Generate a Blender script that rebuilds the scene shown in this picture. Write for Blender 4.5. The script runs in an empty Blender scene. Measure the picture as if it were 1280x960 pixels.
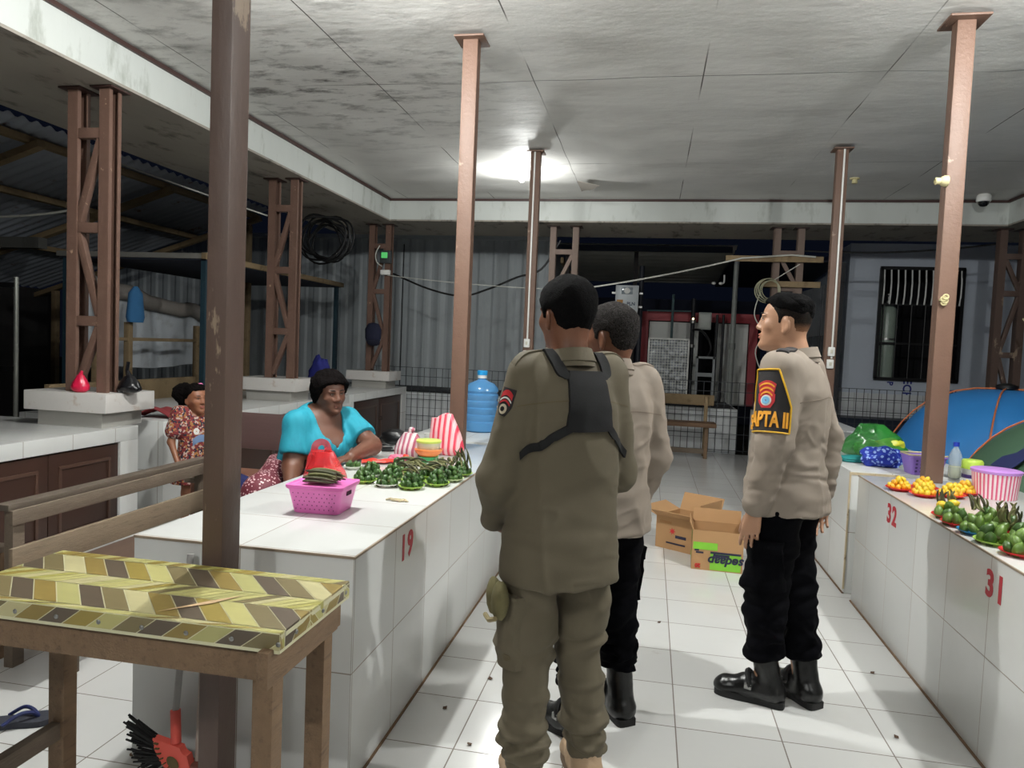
import bpy, bmesh, math, random
import numpy as np
from mathutils import Vector, Matrix, noise
from mathutils.bvhtree import BVHTree
from math import sin, cos, pi, radians
SC = bpy.context.scene
COL = SC.collection
rnd = random.Random(7)

# ------------------------------------------------------------------ materials
def lin(c):
    return tuple(((v / 255) / 12.92 if v / 255 <= 0.04045 else ((v / 255 + 0.055) / 1.055) ** 2.4) for v in c[:3]) + (1.0,)

class NT:
    def __init__(s, name):
        s.m = bpy.data.materials.new(name); s.m.use_nodes = True
        s.t = s.m.node_tree; s.b = s.t.nodes['Principled BSDF']
    def n(s, typ, **kw):
        nd = s.t.nodes.new(typ)
        for k, v in kw.items():
            if k in nd.inputs: nd.inputs[k].default_value = v
            else: setattr(nd, k, v)
        return nd
    def l(s, a, b): s.t.links.new(a, b)
    def val(s, x):
        return x
    def math(s, op, a, b=None, c=None, clamp=False):
        nd = s.t.nodes.new('ShaderNodeMath'); nd.operation = op; nd.use_clamp = clamp
        for i, v in enumerate((a, b, c)):
            if v is None: continue
            if isinstance(v, (int, float)): nd.inputs[i].default_value = v
            else: s.l(v, nd.inputs[i])
        return nd.outputs[0]
    def mix(s, fac, a, b):
        nd = s.t.nodes.new('ShaderNodeMix'); nd.data_type = 'RGBA'
        for i, v in ((0, fac), (6, a), (7, b)):
            if isinstance(v, (int, float)): nd.inputs[i].default_value = v
            elif isinstance(v, tuple): nd.inputs[i].default_value = v
            else: s.l(v, nd.inputs[i])
        return nd.outputs[2]
    def coords(s, which='Object'):
        if which == 'World': return s.n('ShaderNodeNewGeometry').outputs['Position']
        return s.n('ShaderNodeTexCoord').outputs[which]
    def noise(s, vec, scale, detail=3, rough=.55, stretch=None):
        if stretch:
            mp = s.n('ShaderNodeMapping'); mp.inputs['Scale'].default_value = stretch
            s.l(vec, mp.inputs['Vector']); vec = mp.outputs[0]
        nd = s.n('ShaderNodeTexNoise'); nd.inputs['Scale'].default_value = scale
        nd.inputs['Detail'].default_value = detail; nd.inputs['Roughness'].default_value = rough
        s.l(vec, nd.inputs['Vector']); return nd.outputs['Fac']
    def ramp(s, fac, lo, hi):
        nd = s.n('ShaderNodeMapRange'); nd.inputs[1].default_value = lo; nd.inputs[2].default_value = hi
        s.l(fac, nd.inputs[0]); return nd.outputs[0]
    def bump(s, h, strength=.3, dist=.01):
        nd = s.n('ShaderNodeBump'); nd.inputs['Strength'].default_value = strength; nd.inputs['Distance'].default_value = dist
        s.l(h, nd.inputs['Height']); s.l(nd.outputs[0], s.b.inputs['Normal'])
    def set(s, **kw):
        for k, v in kw.items():
            k = k.replace('_', ' ')
            if isinstance(v, (int, float, tuple)): s.b.inputs[k].default_value = v
            else: s.l(v, s.b.inputs[k])
        return s

def mt(name, col, rough=.6, var=.12, scale=12, bump=0.0, bscale=60, metal=0.0, dark=None, thr=(.55, .7), stretch=None, spec=.5, coords='Object'):
    t = NT(name); c = lin(col); v = t.coords(coords)
    nz = t.noise(v, scale, 4, .6, stretch)
    a = tuple(max(0, x * (1 - var)) for x in c[:3]) + (1,); b = tuple(min(1, x * (1 + var)) for x in c[:3]) + (1,)
    out = t.mix(nz, a, b)
    if dark:
        n2 = t.noise(v, scale * 1.7, 6, .65, stretch)
        out = t.mix(t.ramp(n2, *thr), out, lin(dark))
    t.set(Base_Color=out, Roughness=rough, Metallic=metal, Specular_IOR_Level=spec)
    if bump: t.bump(t.noise(v, bscale, 4, .6, stretch), bump, .01)
    return t.m

def clear(name, col, rough=.1, alpha=.5):
    t = NT(name); t.set(Base_Color=lin(col), Roughness=rough, Alpha=alpha, Specular_IOR_Level=.6)
    return t.m

def glow(name, col, strength):
    t = NT(name); t.set(Base_Color=(0, 0, 0, 1), Emission_Color=lin(col), Emission_Strength=strength)
    return t.m

def tile_mat(name, col, grout, pitch, off, gw=.004, rough=.14, dirt=None, coords='World', wave=.02):
    """glazed tiles: joints on every face, spaced by pitch along x, y, z"""
    t = NT(name); P = t.coords(coords)
    sp = t.n('ShaderNodeSeparateXYZ'); t.l(P, sp.inputs[0])
    ge = t.n('ShaderNodeNewGeometry'); sn = t.n('ShaderNodeSeparateXYZ'); t.l(ge.outputs['True Normal'], sn.inputs[0])
    tot = None; cells = []
    for i in range(3):
        if not pitch[i]: continue
        u = t.math('DIVIDE', t.math('SUBTRACT', sp.outputs[i], off[i]), pitch[i])
        fr = t.math('FRACT', u); d = t.math('ABSOLUTE', t.math('SUBTRACT', fr, .5))
        ln = t.math('GREATER_THAN', d, .5 - gw / pitch[i] / 2)
        flat = t.math('LESS_THAN', t.math('ABSOLUTE', sn.outputs[i]), .5)
        ln = t.math('MULTIPLY', ln, flat)
        tot = ln if tot is None else t.math('MAXIMUM', tot, ln)
        cells.append(t.math('FLOOR', u))
    cx = t.n('ShaderNodeCombineXYZ')
    for i, c in enumerate(cells): t.l(c, cx.inputs[i])
    wn = t.n('ShaderNodeTexWhiteNoise', noise_dimensions='3D'); t.l(cx.outputs[0], wn.inputs['Vector'])
    c = lin(col)
    base = t.mix(wn.outputs['Value'], tuple(x * .95 for x in c[:3]) + (1,), tuple(min(1, x * 1.03) for x in c[:3]) + (1,))
    n1 = t.noise(P, 1.3, 5, .6)
    base = t.mix(t.math('MULTIPLY', t.ramp(n1, .5, .8), .22), base, lin((170, 165, 150)))
    if dirt:
        n2 = t.noise(P, dirt[1], 6, .7); base = t.mix(t.ramp(n2, *dirt[2]), base, lin(dirt[0]))
    out = t.mix(tot, base, lin(grout))
    rg = t.math('ADD', t.math('MULTIPLY', tot, .6), t.math('ADD', rough, t.math('MULTIPLY', n1, .12)))
    t.set(Base_Color=out, Roughness=rg)
    h = t.math('SUBTRACT', t.math('MULTIPLY', t.noise(P, 3, 2), wave), t.math('MULTIPLY', tot, .15))
    t.bump(h, .35, .01)
    return t.m

# ------------------------------------------------------------------ geometry accumulator
class G:
    def __init__(s): s.v = []; s.f = []; s.mi = []; s.cur = 0
    def mat(s, i): s.cur = i; return s
    def add(s, vs, fs):
        o = len(s.v); s.v += [tuple(p) for p in vs]
        s.f += [tuple(i + o for i in f) for f in fs]; s.mi += [s.cur] * len(fs); return s
    def box(s, c, d, rot=None, bev=0.0):
        bm = bmesh.new(); bmesh.ops.create_cube(bm, size=1)
        for v in bm.verts: v.co = Vector((v.co.x * d[0], v.co.y * d[1], v.co.z * d[2]))
        if bev: bmesh.ops.bevel(bm, geom=bm.edges[:], offset=bev, segments=2, profile=.6, affect='EDGES')
        R = rot if rot is not None else Matrix.Identity(3)
        if isinstance(rot, (tuple, list)): R = Matrix.Rotation(rot[2], 3, 'Z') @ Matrix.Rotation(rot[1], 3, 'Y') @ Matrix.Rotation(rot[0], 3, 'X')
        bm.verts.index_update()
        s.add([R @ v.co + Vector(c) for v in bm.verts], [[v.index for v in f.verts] for f in bm.faces]); bm.free(); return s
    def bar(s, a, b, w, h, bev=0.0, up=(0, 0, 1)):
        a, b = Vector(a), Vector(b); d = b - a; L = d.length; z = d.normalized()
        x = Vector(up).cross(z)
        if x.length < 1e-4: x = Vector((1, 0, 0)).cross(z) if abs(z.x) < .9 else Vector((0, 1, 0)).cross(z)
        x.normalize(); y = z.cross(x)
        return s.box((a + b) / 2, (w, h, L), Matrix((x, y, z)).transposed(), bev)
    def loft(s, rings, caps=True):
        n = len(rings[0]); vs = [p for r in rings for p in r]; fs = []
        for i in range(len(rings) - 1):
            for j in range(n):
                k = (j + 1) % n; fs.append((i * n + j, i * n + k, (i + 1) * n + k, (i + 1) * n + j))
        if caps: fs.append(tuple(reversed(range(n)))); fs.append(tuple(range((len(rings) - 1) * n, len(rings) * n)))
        return s.add(vs, fs)
    def tube(s, pts, r, n=8, caps=True):
        pts = [Vector(p) for p in pts]; m = len(pts); rr = r if isinstance(r, (list, tuple)) else [r] * m
        rings = []; x = None
        for i in range(m):
            t = (pts[min(i + 1, m - 1)] - pts[max(i - 1, 0)]).normalized()
            if x is None:
                x = t.orthogonal().normalized()
            else:
                x = x - t * x.dot(t)
                x = x.normalized() if x.length > 1e-6 else t.orthogonal().normalized()
            y = t.cross(x)
            rings.append([pts[i] + (x * cos(2 * pi * j / n) + y * sin(2 * pi * j / n)) * rr[i] for j in range(n)])
        return s.loft(rings, caps)
    def lathe(s, prof, n=24, c=(0, 0, 0), caps=True, a0=0):
        rings = [[(c[0] + r * cos(2 * pi * j / n + a0), c[1] + r * sin(2 * pi * j / n + a0), c[2] + z) for j in range(n)] for r, z in prof]
        return s.loft(rings, caps)
    def ell(s, c, r, n=12, m=8, rot=None):
        R = rot if rot is not None else Matrix.Identity(3)
        rings = []
        for i in range(m + 1):
            a = -pi / 2 + pi * i / m; cr = max(cos(a), .02)
            rings.append([R @ Vector((r[0] * cr * cos(2 * pi * j / n), r[1] * cr * sin(2 * pi * j / n), r[2] * sin(a))) + Vector(c) for j in range(n)])
        return s.loft(rings)
    def prism(s, poly, th, f):
        """poly: 2-D outline, extruded 0..th; f(u, v, w) -> 3-D point"""
        n = len(poly); vs = [f(u, v, 0) for u, v in poly] + [f(u, v, th) for u, v in poly]
        fs = [tuple(reversed(range(n))), tuple(range(n, 2 * n))] + [(i, (i + 1) % n, n + (i + 1) % n, n + i) for i in range(n)]
        return s.add(vs, fs)
    def grid(s, fn, nu, nv):
        vs = [fn(i / nu, j / nv) for i in range(nu + 1) for j in range(nv + 1)]; w = nv + 1
        return s.add(vs, [(i * w + j, (i + 1) * w + j, (i + 1) * w + j + 1, i * w + j + 1) for i in range(nu) for j in range(nv)])
    def sheet(s, fn, nu, nv, th, nrm=None):
        """a sheet with thickness: fn(u,v) -> point; offset along the sheet's own normal"""
        P = [[Vector(fn(i / nu, j / nv)) for j in range(nv + 1)] for i in range(nu + 1)]
        def N(i, j):
            a = P[min(i + 1, nu)][j] - P[max(i - 1, 0)][j]; b = P[i][min(j + 1, nv)] - P[i][max(j - 1, 0)]
            q = a.cross(b); return q.normalized() if q.length > 1e-9 else Vector((0, 0, 1))
        A = [P[i][j] for i in range(nu + 1) for j in range(nv + 1)]
        B = [P[i][j] - N(i, j) * th for i in range(nu + 1) for j in range(nv + 1)]
        w = nv + 1; o = len(A); fs = []
        for i in range(nu):
            for j in range(nv):
                q = (i * w + j, (i + 1) * w + j, (i + 1) * w + j + 1, i * w + j + 1); fs += [q, tuple(o + k for k in reversed(q))]
        bd = [i * w for i in range(nu + 1)] + [nu * w + j for j in range(1, nv + 1)] + [i * w + nv for i in range(nu - 1, -1, -1)] + [j for j in range(nv - 1, 0, -1)]
        for a, b in zip(bd, bd[1:] + bd[:1]): fs.append((b, a, o + a, o + b))
        return s.add(A + B, fs)
    def xf(s, M):
        s.v = [tuple(M @ Vector(p)) for p in s.v]; return s
    def mesh(s, name, mats, smooth=True, ang=40):
        me = bpy.data.meshes.new(name); me.from_pydata([tuple(p) for p in s.v], [], s.f)
        for m in (mats if isinstance(mats, (list, tuple)) else [mats]): me.materials.append(m)
        if len(set(s.mi)) > 1: me.polygons.foreach_set('material_index', s.mi)
        me.update()
        bm = bmesh.new(); bm.from_mesh(me); bmesh.ops.recalc_face_normals(bm, faces=bm.faces[:]); bm.to_mesh(me); bm.free()
        if smooth:
            me.polygons.foreach_set('use_smooth', [True] * len(me.polygons))
            me.set_sharp_from_angle(angle=radians(ang))
        return me

def npmesh(name, V, F, mats, mi=None):
    me = bpy.data.meshes.new(name)
    me.from_pydata(V.tolist() if hasattr(V, 'tolist') else V, [], F.tolist() if hasattr(F, 'tolist') else F)
    for m in (mats if isinstance(mats, (list, tuple)) else [mats]): me.materials.append(m)
    if mi is not None: me.polygons.foreach_set('material_index', mi)
    me.polygons.foreach_set('use_smooth', [True] * len(me.polygons)); me.update(); return me

# ------------------------------------------------------------------ things, parts, setting
XF = {}
def thing(name, label, cat, loc=(0, 0, 0), rz=0.0, group=None):
    o = bpy.data.objects.new(name, None); COL.objects.link(o); o.empty_display_size = .1
    o.location = loc; o.rotation_euler = (0, 0, rz); o['label'] = label; o['category'] = cat
    if group: o['group'] = group
    XF[o.name] = Matrix.Translation(Vector(loc)) @ Matrix.Rotation(rz, 4, 'Z')
    return o
def part(name, g, mats, parent=None, label=None, world=False, smooth=True, ang=40):
    if not isinstance(g, G): # a finished mesh: (name, mesh, parent, label)
        if isinstance(mats, bpy.types.Object): parent, label = mats, (label or parent)
    if isinstance(g, G):
        if world: g.xf(XF[root_of(parent).name].inverted())
        me = g.mesh(name, mats, smooth, ang)
    else: me = g
    o = bpy.data.objects.new(name, me); COL.objects.link(o); o.parent = parent
    if label: o['label'] = label
    return o
def root_of(o):
    while o.parent: o = o.parent
    return o
def solo(name, label, cat, g, mats, loc=(0, 0, 0), rz=0.0, group=None, world=False, smooth=True, ang=40, kind=None):
    Mx = Matrix.Translation(Vector(loc)) @ Matrix.Rotation(rz, 4, 'Z')
    if isinstance(g, G):
        if world: g.xf(Mx.inverted())
        me = g.mesh(name, mats, smooth, ang)
    else: me = g
    o = bpy.data.objects.new(name, me); COL.objects.link(o)
    o.location = loc; o.rotation_euler = (0, 0, rz)
    XF[o.name] = Mx
    if label: o['label'] = label
    if cat: o['category'] = cat
    if group: o['group'] = group
    if kind: o['kind'] = kind
    return o
def struct(name, g, mats, smooth=False, label=None):
    o = bpy.data.objects.new(name, g.mesh(name, mats, smooth) if isinstance(g, G) else g); COL.objects.link(o); o['kind'] = 'structure'
    if label: o['label'] = label
    return o
def dup(o, loc, rot=None, label=None, group=None, scale=None):
    c = o.copy(); COL.objects.link(c); c.location = loc
    if rot is not None: c.rotation_euler = rot
    if scale is not None: c.scale = scale if isinstance(scale, (tuple, list)) else (scale,) * 3
    if label: c['label'] = label
    if group: c['group'] = group
    def kids(src, dst):
        for ch in list(src.children):
            k = ch.copy(); COL.objects.link(k); k.parent = dst; kids(ch, k)
    kids(o, c); return c
def text_geo(txt, size, th=.002, font=None, bold=0.0, spacing=1.0):
    """flat lettering in the xy plane, centred on the origin, th thick along +z"""
    cu = bpy.data.curves.new('lettering', 'FONT'); cu.body = txt; cu.size = size; cu.extrude = th / 2; cu.offset = bold
    cu.align_x = 'CENTER'; cu.align_y = 'CENTER'; cu.resolution_u = 3; cu.space_character = spacing
    o = bpy.data.objects.new('lettering', cu); COL.objects.link(o)
    dg = bpy.context.evaluated_depsgraph_get(); me = bpy.data.meshes.new_from_object(o.evaluated_get(dg))
    g = G(); g.add([tuple(v.co) for v in me.vertices], [tuple(p.vertices) for p in me.polygons])
    bpy.data.objects.remove(o); bpy.data.curves.remove(cu); bpy.data.meshes.remove(me)
    return g
def sag(a, b, drop, n=12):
    a, b = Vector(a), Vector(b)
    return [a.lerp(b, i / n) - Vector((0, 0, drop * 4 * (i / n) * (1 - i / n))) for i in range(n + 1)]
def spline(pts, n=6):
    P = [Vector(p) for p in pts]; out = []
    for i in range(len(P) - 1):
        p0, p1, p2, p3 = P[max(i - 1, 0)], P[i], P[i + 1], P[min(i + 2, len(P) - 1)]
        for j in range(n):
            t = j / n
            out.append(.5 * ((2 * p1) + (p2 - p0) * t + (2 * p0 - 5 * p1 + 4 * p2 - p3) * t * t + (3 * p1 - p0 - 3 * p2 + p3) * t ** 3))
    out.append(P[-1]); return out
# ================================================================== THE HALL
CZ, BZ, XL, XR, YB, YF = 3.43, 3.13, -3.65, 4.10, 9.65, -2.2
XLO, XRO, YBO = -4.92, 5.37, 10.92
ROW = (1.92, 4.58, 7.23)

M_floor = tile_mat('floor_tile', (214, 214, 212), (120, 112, 104), (.4, .373, 0), (-.63 , 2.48, 0), .005, .10, ((150, 135, 115), 2.2, (.66, .85)))
M_ctile = tile_mat('counter_tile', (218, 219, 217), (150, 140, 130), (.4, .38, .39), (-.895, .26, 0), .004, .11, ((160, 140, 112), 1.4, (.68, .9)))
M_ptile = tile_mat('platform_tile', (214, 217, 219), (120, 122, 124), (.2, .2, .2), (0, 0, .02), .006, .25)
M_brown = mt('brown_steel_paint', (108, 82, 68), .55, .16, 5, .25, 40, dark=(160, 138, 122), thr=(.66, .72))
M_brownd = mt('worn_dark_brown_paint', (92, 74, 66), .5, .14, 6, .25, 40, dark=(150, 132, 114), thr=(.61, .645), stretch=(1, 1, .35))
M_lattice = mt('rusty_brown_steel', (106, 80, 68), .65, .18, 7, .3, 40, dark=(180, 150, 125), thr=(.67, .72))
M_trim = mt('brown_trim_paint', (66, 44, 40), .5)
M_door = mt('brown_cabinet_door', (58, 38, 30), .38, .12, 6)
M_doorm = mt('cabinet_door_moulding', (78, 56, 46), .4)
M_steel = mt('brushed_steel', (150, 150, 148), .35, .05, metal=.8)
M_marble = mt('stained_white_plinth', (214, 210, 206), .3, .06, 3, .15, 30, dark=(176, 150, 128), thr=(.6, .75))
M_plinth = mt('grey_plinth', (168, 166, 160), .35, .1, 4, .1, 20)
M_red = mt('red_stencil_paint', (176, 40, 52), .6, .1, 40)
M_white = mt('white_plastic', (226, 226, 222), .35, .04)
M_black = mt('black_plastic', (14, 14, 16), .4, .1)
M_wood = mt('weathered_pale_wood', (122, 98, 74), .7, .22, 6, .4, 30, stretch=(6, 1, 6), dark=(84, 66, 50), thr=(.55, .75))
M_woodx = mt('weathered_grey_brown_wood', (110, 97, 83), .65, .2, 5, .35, 30, stretch=(7, 1, 7), dark=(84, 70, 58), thr=(.55, .8))
M_woody = mt('rough_yellow_timber', (138, 118, 88), .75, .2, 5, .35, 30, dark=(104, 84, 58), thr=(.55, .75))
M_bench = mt('dark_plum_bench_wood', (88, 68, 66), .4, .16, 5, .2, 30, stretch=(1, 8, 8))
M_seat = mt('reddish_brown_seat_wood', (126, 84, 66), .45, .14, 5, .2, 30, stretch=(1, 8, 8))

# floor ---------------------------------------------------------------
g = G(); g.box((.2, 4.55, -.05), (10.4, 13.0, .1)); struct('floor', g, M_floor)
g = G(); g.box((0, 9, -.12), (60, 50, .1)); struct('ground', g, mt('dark_earth', (58, 56, 44), .95, .3, 2, .5, 20))
# ceiling with a slight sag between the battens
def ceil_pt(u, v):
    x = XL - .05 + u * (XR - XL + .1); y = YF - .2 + v * (YB - YF + .25)
    s = noise.noise(Vector((x * .55, y * .9, 1.7))) * .022 + noise.noise(Vector((x * 1.6, y * 3.2, 4))) * .012
    dx = min(((x + .95) % 1.22), 1.22 - ((x + .95) % 1.22)) / .61
    d2 = math.hypot((x + 1.6) * .8, y - 8.1)
    s += math.exp(-d2 * d2 / 2.2) * .02 * sin(y * 9 + 2 * sin(x * 2.2))
    edge = min(1, min(x - XL, XR - x, YB - y) / .5) if YB > y else 0
    return Vector((x, y, CZ + .012 - (.014 + s) * max(0, edge) * (.35 + .65 * min(1, dx))))
def ceil_mat():
    t = NT('stained_plywood_ceiling'); P = t.coords('World')
    sp = t.n('ShaderNodeSeparateXYZ'); t.l(P, sp.inputs[0])
    base = t.mix(t.noise(P, .9, 5, .6), lin((204, 203, 199)), lin((234, 233, 229)))
    # mould around the damp patch beside the long beam
    vd = t.n('ShaderNodeVectorMath', operation='DISTANCE'); vd.inputs[1].default_value = (-2.7, 5.3, CZ); t.l(P, vd.inputs[0])
    near = t.ramp(vd.outputs['Value'], 2.3, .2)
    mold = t.noise(P, 2.6, 8, .72, (1.0, 2.2, 1))
    m = t.math('MULTIPLY', t.ramp(mold, .5, .66), near, clamp=True)
    base = t.mix(m, base, lin((72, 68, 64)))
    wide = t.ramp(t.noise(P, 1.7, 7, .7, (.6, 1.6, 1)), .55, .78)
    base = t.mix(t.math('MULTIPLY', wide, .4), base, lin((150, 144, 136)))
    ln = None
    for i, (o, p) in enumerate(((-.95, 1.22), (5.4, 2.44))):
        u = t.math('DIVIDE', t.math('SUBTRACT', sp.outputs[i], o), p)
        d = t.math('ABSOLUTE', t.math('SUBTRACT', t.math('FRACT', t.math('ADD', u, .5)), .5))
        k = t.math('LESS_THAN', d, .0045 / p); ln = k if ln is None else t.math('MAXIMUM', ln, k)
    gap = t.math('MULTIPLY', ln, t.ramp(t.noise(P, 1.2, 2), .42, .6), clamp=True)
    base = t.mix(gap, base, lin((88, 84, 80)))
    t.set(Base_Color=base, Roughness=.6, Specular_IOR_Level=.3)
    t.bump(t.noise(P, 5, 5, .6, (1, 2, 1)), .25, .02); return t.m
g = G(); g.sheet(lambda u, v: ceil_pt(u, v), 70, 110, -.01)
struct('ceiling', g, ceil_mat(), True)
M_beam = mt('stained_white_beam', (196, 200, 196), .75, .07, 3, .2, 20, dark=(138, 142, 132), thr=(.56, .8), stretch=(1, 1, .35), coords='Object')
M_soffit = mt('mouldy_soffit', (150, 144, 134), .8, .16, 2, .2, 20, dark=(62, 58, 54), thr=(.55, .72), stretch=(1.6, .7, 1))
def beam(nm, x0, x1, y0, y1):
    g = G(); g.box(((x0 + x1) / 2, (y0 + y1) / 2, (BZ + .02 + CZ + .2) / 2), (x1 - x0, y1 - y0, CZ + .2 - BZ - .02)); struct(nm + '_face', g, M_beam)
    g = G(); g.box(((x0 + x1) / 2, (y0 + y1) / 2, BZ + .01), (x1 - x0, y1 - y0, .02)); struct(nm + '_soffit', g, M_soffit)
beam('beam_left', XLO, XL, YF, YBO); beam('beam_back', XL, XR, YB, YBO); beam('beam_right', XR, XRO, YF, YBO)
g = G(); g.box((XL + .012, (YF + YB) / 2, CZ - .012), (.024, YB - YF, .03)); struct('trim_1', g, M_trim)
g = G(); g.box(((XL + XR) / 2, YB - .012, CZ - .012), (XR - XL, .024, .03)); struct('trim_2', g, M_trim)
g = G(); g.box((XR - .012, (YF + YB) / 2, CZ - .012), (.024, YB - YF, .03)); struct('trim_3', g, M_trim)
g = G(); g.box(((XL + XR) / 2, (YF + YB) / 2, CZ + .25), (XR - XL, YB - YF, .04)); struct('roof', g, M_trim)
# torn ceiling flap by the bulb
g = G(); g.sheet(lambda u, v: (-.93 + .26 * u * (1 - v), 8.45 + .55 * v, CZ - .03 - .09 * u * (1 - v) * (1 - abs(2 * v - 1) * .4)), 6, 8, .004)
solo('ceiling_flap', 'torn triangular flap of plywood hanging from the ceiling seam near the lit bulb', 'ceiling panel', g, mt('torn_plywood', (140, 134, 126), .7), loc=(-.9, 8.7, CZ), world=True)

# square steel posts -----------------------------------------------------
def post(x, y, z0, w, d, mat, label, plate=.17):
    t = thing('steel_post', label, 'post', (x, y, z0))
    h = CZ - .02 - z0
    part('shaft', G().box((0, 0, h / 2), (w, d, h), bev=.006), mat, t)
    part('top_plate', G().box((0, 0, h - .012), (plate, plate, .012), bev=.002), M_brown, t)
    return t
post(-1.225, 1.93, 0, .066, .095, M_brownd, 'dark worn brown steel post standing on the floor beside the patterned table')
POST2 = post(-1.215, ROW[1], .776, .098, .085, M_brown, 'brown steel post rising from the counter behind the red striped bag', .19)
POST3 = post(-1.215, ROW[2], .776, .10, .085, M_brown, 'brown steel post with a white conduit near the lit bulb')
POST4 = post(1.645, ROW[2], .776, .10, .085, M_brown, 'brown steel post with a white conduit behind the young officer')
POST5 = post(1.645, ROW[1], .776, .098, .085, M_brown, 'brown steel post rising from the counter behind the plates of yellow nuts', .21)
for p_, lb in ((POST3, 'white cable duct'), (POST4, 'white cable duct')):
    g = G(); g.box((-.005 if p_ is POST3 else .01, -.052, (3.40 + 1.47) / 2 - .776), (.016, .014, 3.40 - 1.47), bev=.003)
    part('conduit', g, M_white, p_, lb)
def box_switch(nm, lab, x, y, z, group=None):
    t = thing(nm, lab, 'switch', (x, y, z), 0, group)
    part('cover', G().box((0, 0, 0), (.06, .03, .085), bev=.008), M_white, t)
    part('rocker', G().box((0, -.017, 0), (.022, .008, .034), bev=.003), mt('switch_rocker', (200, 196, 180), .3), t)
    return t
box_switch('light_switch', 'white light switch on the conduit post behind the khaki man, upper of two', -1.222, ROW[2] - .06, 1.50)
box_switch('wall_socket', 'white socket on the conduit post behind the khaki man, lower of two', -1.226, ROW[2] - .06, 1.385)
box_switch('light_switch', 'white switch on the conduit post behind the young officer, upper of two', 1.648, ROW[2] - .06, 1.535)
box_switch('wall_socket', 'white socket on the conduit post behind the young officer, lower of two', 1.644, ROW[2] - .06, 1.42)
M_cream = mt('cream_bakelite', (206, 196, 150), .5, .1)
t = thing('lamp_holder', 'cream empty lamp holder on the side of the post over the yellow nuts', 'lamp holder', (1.585, 4.535, 2.5))
part('base', G().lathe([(.004, -.02), (.03, -.018), (.032, 0), (.022, .02), (.004, .024)], 14).xf(Matrix.Rotation(-pi / 2, 4, 'Y')), M_cream, t)
part('socket', G().lathe([(.018, 0), (.021, .03), (.016, .035), (.014, .01)], 14).xf(Matrix.Rotation(-pi / 2, 4, 'Y') @ Matrix.Translation((0, 0, .015))), M_cream, t)
g = G()
for q in range(4): g.tube([Vector((.014 * cos(a) + .006 * sin(2.3 * q), -.004 * q, .013 * sin(a) + .011 * (q - 1.5))) for a in [2 * pi * i / 10 for i in range(11)]], .0048, 6)
g.box((-.02, .03, .0), (.006, .09, .012))
solo('string_knot', 'cream string looped and knotted round the post over the yellow nuts', 'string', g, M_cream, (1.625, 4.525, 1.83))

# latticed steel posts on tiled pedestals --------------------------------
def channel(g, x, y, z0, z1, w=.075, d=.11, t=.008, op=1):
    """C section: web on one side, two flanges, lips"""
    h = z1 - z0; zc = (z0 + z1) / 2
    g.box((x - op * w / 2, y, zc), (t, d, h)); g.box((x, y - d / 2, zc), (w, t, h)); g.box((x, y + d / 2, zc), (w, t, h))
    g.box((x + op * w / 2, y - d / 2 + .012, zc), (t, .03, h)); g.box((x + op * w / 2, y + d / 2 - .012, zc), (t, .03, h))
def lattice(x, y, z0, label, half=.125, horiz=(1.52, 2.17, 2.82), first=1, ry=0, mat=None):
    mat = mat or M_lattice
    t = thing('lattice_post', label, 'post', (x, y, z0))
    for s in (-1, 1):
        g = G(); channel(g, s * half, 0, 0, BZ - z0 - .012); part('leg', g, mat, t, smooth=False)
        part('top_plate', G().box((s * half, 0, BZ - z0 - .006), (.17, .19, .012)), M_trim, t)
    zs = [0] + [h - z0 for h in horiz]
    w = half - .04
    for z in zs[1:]: part('crossbar', G().box((0, -.03, z), (2 * w, .05, .07), bev=.003), mat, t)
    for i in range(len(zs) - 1):
        s = first if i % 2 == 0 else -first
        part('brace', G().bar((-s * w, -.03, zs[i] + .04), (s * w, -.03, zs[i + 1] - .04), .05, .045, .003, up=(0, 1, 0)), mat, t)
    return t
def pedestal(x, y, z0, label, sx=.62, sy=.5, zc=1.02):
    t = thing('pedestal', label, 'pedestal', (x, y, z0))
    part('base', G().box((0, 0, (zc - .135 - z0) / 2), (sx - .14, sy - .1, zc - .135 - z0), bev=.004), M_plinth, t)
    part('cap', G().box((0, 0, zc - z0 - .0675), (sx, sy, .135), bev=.006), M_marble, t)
    return t
LX = -3.895
for y, w, mid in ((4.5, 'first', 'above the red and black bags'), (7.2, 'second', 'behind the seated woman'), (10.0, 'third', 'with the green lit meter')):
    lattice(LX, y, 1.02, 'brown latticed steel post on a tiled pedestal ' + mid)
    pedestal(LX - .09, y + .1, .776, 'white tiled pedestal under the latticed post ' + mid, sx=.66)
M_lgrey = mt('dusty_brown_steel', (118, 100, 90), .65, .15, 7)
lattice(-1.235, 10.0, 0, 'grey brown latticed post behind the head of the khaki man', .155, (.9, 1.6, 2.2, 2.78), -1, mat=M_lgrey)
lattice(1.685, 9.95, 0, 'grey brown latticed post behind the young officer under the nailed planks', .145, (.9, 1.6, 2.35, 2.8), 1, mat=M_lgrey)
lattice(4.28, 9.9, 0, 'dark latticed post at the far corner beside the barred window', .125, (.9, 1.6, 2.35, 2.8), 1, mat=M_brownd)
for z, x0, x1, lb in ((2.72, .9, 2.1, 'upper timber plank nailed across the latticed post behind the young officer'), (2.40, 1.36, 2.08, 'lower timber plank nailed across the latticed post behind the young officer')):
    solo('timber_plank', lb, 'plank', G().box((0, 0, 0), (x1 - x0, .025, .075), bev=.003), M_woody, ((x0 + x1) / 2, 9.85, z), .0)

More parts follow.
